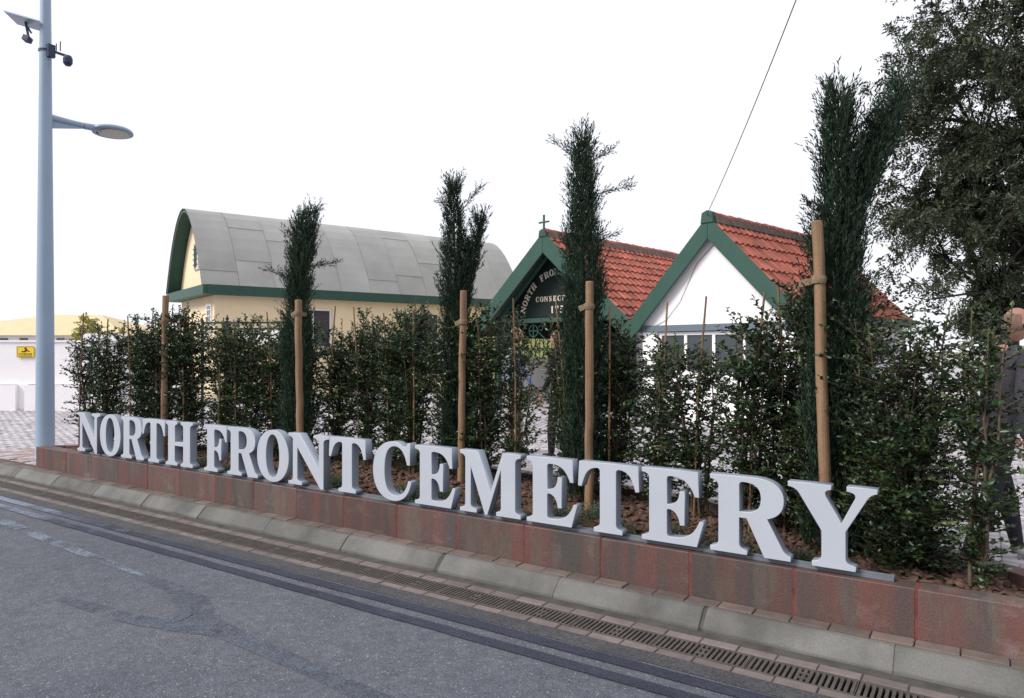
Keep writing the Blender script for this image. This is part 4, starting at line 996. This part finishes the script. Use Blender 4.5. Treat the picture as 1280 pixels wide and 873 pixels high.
# ------------------------------------------------------------------ wooden stakes
def stake(px, Y, top, rad, lean, label, tie, seed, tail=.05):
    r = (px - 640) / 890; Zc = Y / (RY * r + FY); x = RX * r * Zc + FX * Zc; r_ = random.Random(seed)
    o = empty('wooden_stake', (x, Y, soilz(x, Y) - .03), 0, label, 'stake', 'round wooden stakes in the planter')
    H_ = top - soilz(x, Y) + .03; pts = []; rd = []
    for k in range(13):
        t = k / 12; pts.append((lean * RX * t + r_.uniform(-.004, .004), lean * RY * t + r_.uniform(-.004, .004), H_ * t)); rd.append(rad * (1.06 - .10 * t) * r_.uniform(.97, 1.03))
    pts.append((pts[-1][0], pts[-1][1], H_ + .006)); rd.append(rad * .80)
    MB().tube(pts, rd, 16).build('post', M['wood'], o, smooth=False)
    ht = H_ - tie; c = (lean * RX * ht / H_, lean * RY * ht / H_)
    mb = MB(); rr = rad + .005; mb.lathe([(rr - .006, -.026), (rr + .002, -.024), (rr + .005, 0), (rr + .002, .024), (rr - .006, .026)], (c[0], c[1], ht), 16)
    d = Vector((-RX * .55 + FX * .2, -RY * .55 + FY * .2, 0)).normalized()
    mb.bar(Vector((c[0], c[1], ht)) + d * rad, Vector((c[0], c[1], ht - .02)) + d * (rad + tail), .014, .046)
    mb.bar(Vector((c[0], c[1], ht)) + Vector((FX, FY, 0)) * rad * .5, Vector((c[0], c[1], ht)) + Vector((FX, FY, 0)) * .3, .012, .045)
    mb.build('tie', M['jute'], o)
stake(205, 4.95, 2.16, .039, .02, 'leftmost thick wooden stake among the hedge shrubs, behind NORTH', .30, 1)
stake(376, 5.16, 2.03, .039, -.03, 'wooden stake with a strap tied to the shortest cypress', .14, 2)
stake(576, 5.50, 2.065, .034, .025, 'wooden stake in front of the forked cypress, beside the letters C and E', .30, 3)
stake(736.5, 5.22, 2.05, .034, 0, 'wooden stake in front of the tall single column cypress', .20, 4)
stake(1034, 4.78, 2.29, .035, -.062, 'tallest wooden stake with a strap, rising behind the letter Y', .36, 5, .012)

# ------------------------------------------------------------------ low lavender tufts behind the letters
def tuft(seed):
    rg = np.random.default_rng(seed); P = []; D = []; LN = []
    for i in range(420):
        a = rg.uniform(0, 6.28); el = rg.uniform(.25, 1.5); d = np.array([math.cos(a) * math.cos(el), math.sin(a) * math.cos(el), math.sin(el)]); b = np.array([*(rg.normal(size=2) * .045), 0]); l = rg.uniform(.05, .14)
        for t in (.5, .8, 1.0): P.append(b + d * l * t); D.append(d + rg.normal(size=3) * .5); LN.append(rg.uniform(.018, .035))
    P = np.array(P); LN = np.array(LN); V, T = leaves(P, np.array(D), LN, LN * .28, rg); return foliage_mesh('tuft_leaves', V, T, M['lavender'])
TU = [tuft(s) for s in (1, 2, 3)]
spots = [(-8.62, 4.55, 'N and O of NORTH'), (-7.1, 4.62, 'T and H of NORTH'), (-6.55, 4.55, 'H of NORTH and F'), (-5.1, 4.70, 'O and N of FRONT'), (-4.1, 4.62, 'T of FRONT and C'), (-3.95, 4.85, 'middle of the letter C'), (-3.33, 4.58, 'first E and M of CEMETERY'),
         (-2.66, 4.60, 'M and second E of CEMETERY'), (-2.18, 4.62, 'second E and T of CEMETERY'), (-1.78, 4.60, 'T and last E of CEMETERY'), (-1.36, 4.55, 'last E and R of CEMETERY'), (-.95, 4.62, 'R and Y of CEMETERY'), (-2.5, 5.0, 'stake by the single column cypress')]
for i, (x, y, wt) in enumerate(spots):
    t = inst('lavender_tuft', TU[i % 3], None, (x, y, soilz(x, y) - .01), (0, 0, i * 1.7), (1.0 + .25 * math.sin(i * 2.1),) * 3)
    tag(t, f'low grey green tuft in the mulch behind the {wt}', 'plant', 'low tufts behind the letters')

# ------------------------------------------------------------------ trees
def make_tree(seed, trunk_pts, r0, levels, crown_c, crown_r, nleaf, lsz, m, lw=.36):
    rg = np.random.default_rng(seed); segs = []; tips = []
    def limb(p, d, ln, r, lv):
        n = 7; q = p.copy(); dd = d.copy()
        for k in range(n):
            dd = unit(dd + rg.normal(size=3) * .15 + np.array([0, 0, .03 if lv < 3 else -.03])); q2 = q + dd * ln / n; segs.append((q, q2, r * (1 - .115 * k), r * (1 - .115 * (k + 1)))); q = q2
            if lv >= levels - 2 or k >= 2: tips.append((q.copy(), dd.copy()))
            if lv < levels and k >= 2:
                for _ in range(1 if lv > 1 else 2):
                    if rg.random() < .80:
                        s = unit(dd * .6 + rg.normal(size=3) * .75); e = q + s * ln * .6
                        w = (e - crown_c) / crown_r
                        if w @ w < .95: limb(q, s, ln * rg.uniform(.52, .74), r * (.50 - .03 * k), lv + 1)
    tp = [np.array(p, float) for p in trunk_pts]
    for k in range(len(tp) - 1): segs.append((tp[k], tp[k + 1], r0 * (1 - .12 * k), r0 * (1 - .12 * (k + 1))))
    for k in range(1, len(tp)):
        for _ in range(4):
            tgt = crown_c + unit(rg.normal(size=3)) * crown_r * .8; d = unit(tgt - tp[k]); limb(tp[k], unit(d + rg.normal(size=3) * .2), np.linalg.norm(tgt - tp[k]) * .62, r0 * .42, 1)
    tips_p = np.array([t[0] for t in tips]); tips_d = np.array([t[1] for t in tips])
    keep = rg.permutation(len(tips))[:int(len(tips) * .5)]; idx = keep[rg.integers(len(keep), size=nleaf // 12)]; P = []; D = []
    for i in idx:
        d = unit(tips_d[i] + rg.normal(size=3) * .7 + np.array([0, 0, -.15])); b = tips_p[i] + rg.normal(size=3) * .05; ln = rg.uniform(.10, .30) * lsz / .08
        t = np.linspace(.05, 1, 12)[:, None]; q = b + d * ln * t + np.array([0, 0, -1.]) * (ln * .25) * t * t; P.append(q)
        sd_ = unit(np.cross(d, rg.normal(size=3))); sg = np.where(np.arange(12) % 2 == 0, 1, -1)[:, None]; D.append(sd_ * sg * 1.0 + d * .6 + rg.normal(size=(12, 3)) * .25)
    P = np.concatenate(P); D = np.concatenate(D); LN = rg.uniform(.7, 1.25, len(P)) * lsz
    V, T = leaves(P, D, LN, LN * lw, rg); return foliage_mesh('crown', V, T, m), twig_mesh('trunk', segs, M['trunk'] if m is M['bigleaf'] else M['twig'])
Zt = 13.6; base = ground(1262, Zt)
bt_ = empty('broadleaf_tree', base, 0, 'big dark feathery tree filling the sky at the right edge', 'tree')
Rw = np.array([RX, RY, 0]); Uw = np.array([0, 0, 1.])
tp = [np.zeros(3), Rw * -.02 + Uw * 1.4, Rw * .05 + Uw * 2.7, Rw * .3 + Uw * 4.0, Rw * .6 + Uw * 5.2]
fo, tr = make_tree(5, tp, .20, 4, Rw * .85 + Uw * 5.9, np.array([3.7, 3.7, 4.9]), 230000, .095, M['bigleaf'])
inst('crown', fo, bt_); inst('trunk', tr, bt_)
Zt = 21.; base = ground(140, Zt)
yt = empty('yellow_tree', base, 0, 'bushy yellow green tree behind the white boundary wall', 'tree')
fo, tr = make_tree(8, [np.zeros(3), Uw * .8, Uw * 1.3], .07, 3, Uw * 1.75, np.array([1.45, 1.45, .78]), 14000, .085, M['yellowleaf'], .5)
inst('crown', fo, yt); inst('trunk', tr, yt)
# ------------------------------------------------------------------ people
def cloth(name, c, c2=None, sc_=30): return mat(name, c, c2, sc_, rough=.9, bump=.25, bscale=35, bdist=.02)
def head_mesh():
    # lofted head, facing +x, chin at z=0, crown at z=.235
    bm = bmesh.new(); bmesh.ops.create_uvsphere(bm, u_segments=28, v_segments=22, radius=1)
    for v in bm.verts:
        x, y, z = v.co; t = (z + 1) / 2
        wx = .098; wy = .076
        jaw = 1 - .42 * max(0, (.45 - t) / .45) ** 1.3
        X = x * wx * (.9 if x < 0 else 1.0) * (1 - .12 * max(0, (.35 - t)) / .35); Y = y * wy * jaw; Z = t * .235
        if x > 0 and t < .42: X += .012 * (1 - abs(t - .12) / .3) * max(0, 1 - abs(y) * 2) if abs(t - .12) < .3 else 0
        if x < 0 and t < .35: X *= .80 + .2 * t / .35
        f = max(0, x) ** 2
        nose = math.exp(-((y * wy) / .013) ** 2) * max(0, 1 - abs((t - .42) / .14)) * f; X += .028 * nose
        brow = math.exp(-((t - .60) / .05) ** 2) * f * .008; X += brow
        eye = math.exp(-(((abs(y * wy) - .031) / .014) ** 2 + ((t - .52) / .045) ** 2)) * f; X -= .010 * eye
        lip = math.exp(-((t - .245) / .022) ** 2 - ((y * wy) / .024) ** 2) * f; X += .007 * lip - .004 * math.exp(-((t - .245) / .007) ** 2 - ((y * wy) / .024) ** 2) * f
        v.co = (X, Y, Z)
    return bm
def skin_chain(nodes, edges, sub=2):
    me = bpy.data.meshes.new('sk'); me.from_pydata([n[0] for n in nodes], edges, []); o = bpy.data.objects.new('sk', me); COL.objects.link(o)
    md = o.modifiers.new('s', 'SKIN'); md.use_smooth_shade = True
    for i, n in enumerate(nodes):
        me.skin_vertices[0].data[i].radius = n[1] if hasattr(n[1], '__len__') else (n[1], n[1])
    me.skin_vertices[0].data[0].use_root = True
    o.modifiers.new('u', 'SUBSURF').levels = sub
    dg = bpy.context.evaluated_depsgraph_get(); dg.update(); out = bpy.data.meshes.new_from_object(o.evaluated_get(dg)); bpy.data.objects.remove(o); return out
def person(loc, facing, label, mats, H=1.76, lean=0., stride=.0, arms=((.1, .1), (.1, .1)), head_turn=0., hair='short', group=None):
    # local frame: +x forward, +y left
    o = empty('person', loc, facing, label, 'person')
    k = H / 1.76; hip = .93 * k; sh = 1.43 * k
    up = Vector((math.sin(lean), 0, math.cos(lean)))
    P = Vector((0, 0, hip)); Wst = P + up * .16; Ch = P + up * .38; Nb = P + up * .54; Nk = P + up * .60
    nodes = [(P, (.15, .115)), (Wst, (.145, .105)), (Ch, (.165, .12)), (Nb, (.09, .085)), (Nk, (.058, .060))]; edges = [(0, 1), (1, 2), (2, 3), (3, 4)]
    kind = ['shirt', 'shirt', 'shirt', 'shirt', 'skin']
    hands = []
    for s, (fw, out) in ((1, arms[0]), (-1, arms[1])):
        S = P + up * .50 + Vector((0, s * .185, 0))
        if isinstance(fw, tuple):   # explicit elbow, wrist in local coordinates
            El = P + Vector(fw); Wr = P + Vector(out)
        else:
            El = S + Vector((math.sin(fw) * .29, s * out * .29, -math.cos(fw) * .29)); Wr = El + Vector((math.sin(fw + .35) * .26, s * out * .1, -math.cos(fw + .35) * .26))
        b = len(nodes); nodes += [(S, .066), (S.lerp(El, .5), .055), (El, .045), (El.lerp(Wr, .5), .042), (Wr, .031)]
        edges += [(3, b), (b, b + 1), (b + 1, b + 2), (b + 2, b + 3), (b + 3, b + 4)]; kind += ['shirt'] * 3 + ['sleeve', 'sleeve']; hands.append((El, Wr, s))
    feet = []
    for s in (1, -1):
        st = stride * s; Hj = P + Vector((0, s * .095, -.05)); An = Vector((st, s * .10, .09 * k)); Kn = Hj.lerp(An, .50) + Vector((.035 + .03 * abs(stride), 0, 0))
        b = len(nodes); nodes += [(Hj, .095), (Hj.lerp(Kn, .5), .085), (Kn, .064), (Kn.lerp(An, .4), .064), (An, .048), (An + Vector((.02, 0, -.045)), .045), (An + Vector((.15, 0, -.058)), (.042, .030))]
        edges += [(0, b)] + [(b + j, b + j + 1) for j in range(6)]; kind += ['trousers'] * 5 + ['shoe', 'shoe']
    body = skin_chain(nodes, edges, 1)
    bm = bmesh.new(); bm.from_mesh(body)
    order = ['skin', 'shirt', 'trousers', 'shoe', 'sleeve']
    segs = [(Vector(nodes[a][0]), Vector(nodes[b][0]), kind[b] if kind[b] != 'skin' else 'skin') for a, b in edges]
    for f in bm.faces:
        c = f.calc_center_median(); best = None
        for A, B, kd in segs:
            t = max(0, min(1, (c - A).dot(B - A) / (B - A).length_squared)); d = (c - A.lerp(B, t)).length
            if best is None or d < best[0]: best = (d, kd)
        f.material_index = order.index(best[1])
        if c.z < hip - .02 and best[1] == 'shirt': f.material_index = 2
    def joinm(me, mi, mtx=None):
        b2 = bmesh.new(); b2.from_mesh(me) if isinstance(me, bpy.types.Mesh) else None
        if not isinstance(me, bpy.types.Mesh): b2 = me
        if mtx: bmesh.ops.transform(b2, matrix=mtx, verts=b2.verts)
        for f in b2.faces: f.material_index = mi; f.smooth = True
        t = bpy.data.meshes.new('t'); b2.to_mesh(t); b2.free(); bm.from_mesh(t)
    Hm = Matrix.Translation(Nk + up * .035 + Vector((.02, 0, 0))) @ Matrix.Rotation(head_turn, 4, 'Z') @ Matrix.Rotation(lean * .3, 4, 'Y')
    joinm(head_mesh(), 0, Hm)
    for s in (1, -1):
        e = bmesh.new(); bmesh.ops.create_uvsphere(e, u_segments=10, v_segments=8, radius=1); joinm(e, 0, Hm @ Matrix.Translation((-.005, s * .074, .118)) @ Matrix.Rotation(s * .3, 4, 'Z') @ Matrix.Diagonal((.018, .008, .032, 1)))
    for El, Wr, s in hands:
        d = (Wr - El).normalized(); side = d.cross(Vector((0, s, .2))).normalized(); nrm = side.cross(d)
        palm = Wr + d * .075
        joinm(skin_chain([(Wr - d * .02, .028), (Wr + d * .03, (.036, .020)), (palm, (.040, .018)), (palm + d * .02, (.036, .014))], [(0, 1), (1, 2), (2, 3)], 1), 0)
        for q, (off, fl) in enumerate(((-.030, .062), (-.010, .075), (.010, .070), (.029, .055))):
            b = palm + d * .012 + side * off; bend = nrm * -.35
            d2 = (d + bend).normalized(); d3 = (d + bend * 2.2).normalized()
            joinm(skin_chain([(b, .0095), (b + d * fl * .45, .009), (b + d * fl * .45 + d2 * fl * .32, .0082), (b + d * fl * .45 + d2 * fl * .32 + d3 * fl * .25, .007)], [(0, 1), (1, 2), (2, 3)], 1), 0)
        b = Wr + d * .035 + side * -.03; td = (d * .7 - side * .6 - nrm * .25).normalized()
        joinm(skin_chain([(b, .012), (b + td * .035, .011), (b + (td * .04 + (td + d * .6).normalized() * .028), .009)], [(0, 1), (1, 2)], 1), 0)
    me = bpy.data.meshes.new('body'); bm.to_mesh(me); bm.free()
    for kx in order: me.materials.append(mats.get(kx) or mats['shirt'])
    me.polygons.foreach_set('use_smooth', [True] * len(me.polygons)); inst('body', me, o)
    hb = head_mesh()
    for v in hb.verts:
        c = Vector((-.006, 0, .12)); dlt = v.co - c; v.co = c + dlt * 1.06
    dele = [v for v in hb.verts if v.co.z < .085 or v.co.x > (.030 + (v.co.z - .185) * .9 if v.co.z > .10 else -.02)] if hair == 'short' else [v for v in hb.verts if v.co.z < .08 or v.co.x > -.01 or v.co.z > .19]
    bmesh.ops.delete(hb, geom=dele, context='VERTS'); bmesh.ops.transform(hb, matrix=Hm, verts=hb.verts)
    hm = bpy.data.meshes.new('hair'); hb.to_mesh(hm); hb.free(); hm.materials.append(mats['hair']); inst('hair', hm, o)
    em = MB()
    for s in (1, -1): em.lathe([(0.0001, -.011), (.008, -.008), (.011, 0), (.008, .008), (.0001, .011)], (.078, s * .031, .123), 10)
    eo = em.build('eyes', mats['eye'], o); eo.data.transform(Hm)
    cl = MB(); cl.lathe([(.064, 0), (.070, .012), (.066, .034), (.061, .035)], (0, 0, 0), 16); c_ = cl.build('collar', mats.get('collar', mats['shirt']), o); c_.location = Nk - up * .045; c_.rotation_euler = (0, lean, 0)
    return o
skinm = mat('skin', (.42, .225, .165), (.36, .19, .14), 20, rough=.55)
eyem = mat('eye', (.05, .04, .035), rough=.3)
hairg = mat('grey_hair', (.30, .27, .24), (.20, .18, .16), 60, rough=.8); haird = mat('dark_hair', (.03, .025, .02), rough=.7)
hairt = mat('cropped_hair', (.26, .16, .12), (.20, .13, .10), 60, rough=.9)
shoed = mat('dark_shoe', (.03, .028, .026), rough=.5); shoel = mat('pale_shoe', (.5, .48, .45), rough=.7)
face_r = math.atan2(RY, RX)
p = ground(1241, 5.02)
person(p, face_r, 'man in dark grey shirt and dark trousers walking behind the right hedge end', dict(skin=skinm, shirt=cloth('charcoal_shirt', (.050, .047, .060), (.065, .06, .075)), sleeve=None, trousers=cloth('dark_denim', (.018, .018, .022), (.026, .026, .032)), shoe=shoel, hair=hairt, eye=eyem), H=1.77, lean=.22, stride=.24, arms=((.15, .12), (-.25, .12)), hair='ring')
p = ground(641, 10.3)
person(p, face_r - .35, 'grey haired man in a pale blue shirt and beige trousers behind the hedge', dict(skin=skinm, shirt=cloth('blue_shirt', (.16, .22, .48), (.42, .46, .62), 45), trousers=cloth('beige_trousers', (.42, .37, .30), (.36, .32, .26)), shoe=shoed, hair=hairg, eye=eyem, sleeve=None), H=1.80, lean=.05, stride=.06, arms=((.25, .15), (.15, .15)), hair='short')
p = ground(700, 9.8)
person(p, face_r + math.pi - .55, 'person in black with a hand held to the chest behind the single column cypress', dict(skin=skinm, shirt=cloth('black_jacket', (.010, .010, .012)), trousers=cloth('black_trousers', (.012, .012, .014)), shoe=shoed, hair=haird, eye=eyem, sleeve=None), H=1.70, lean=.03, stride=.08, arms=((.1, .12), ((.08, -.22, .25), (.24, -.06, .36))), hair='short')
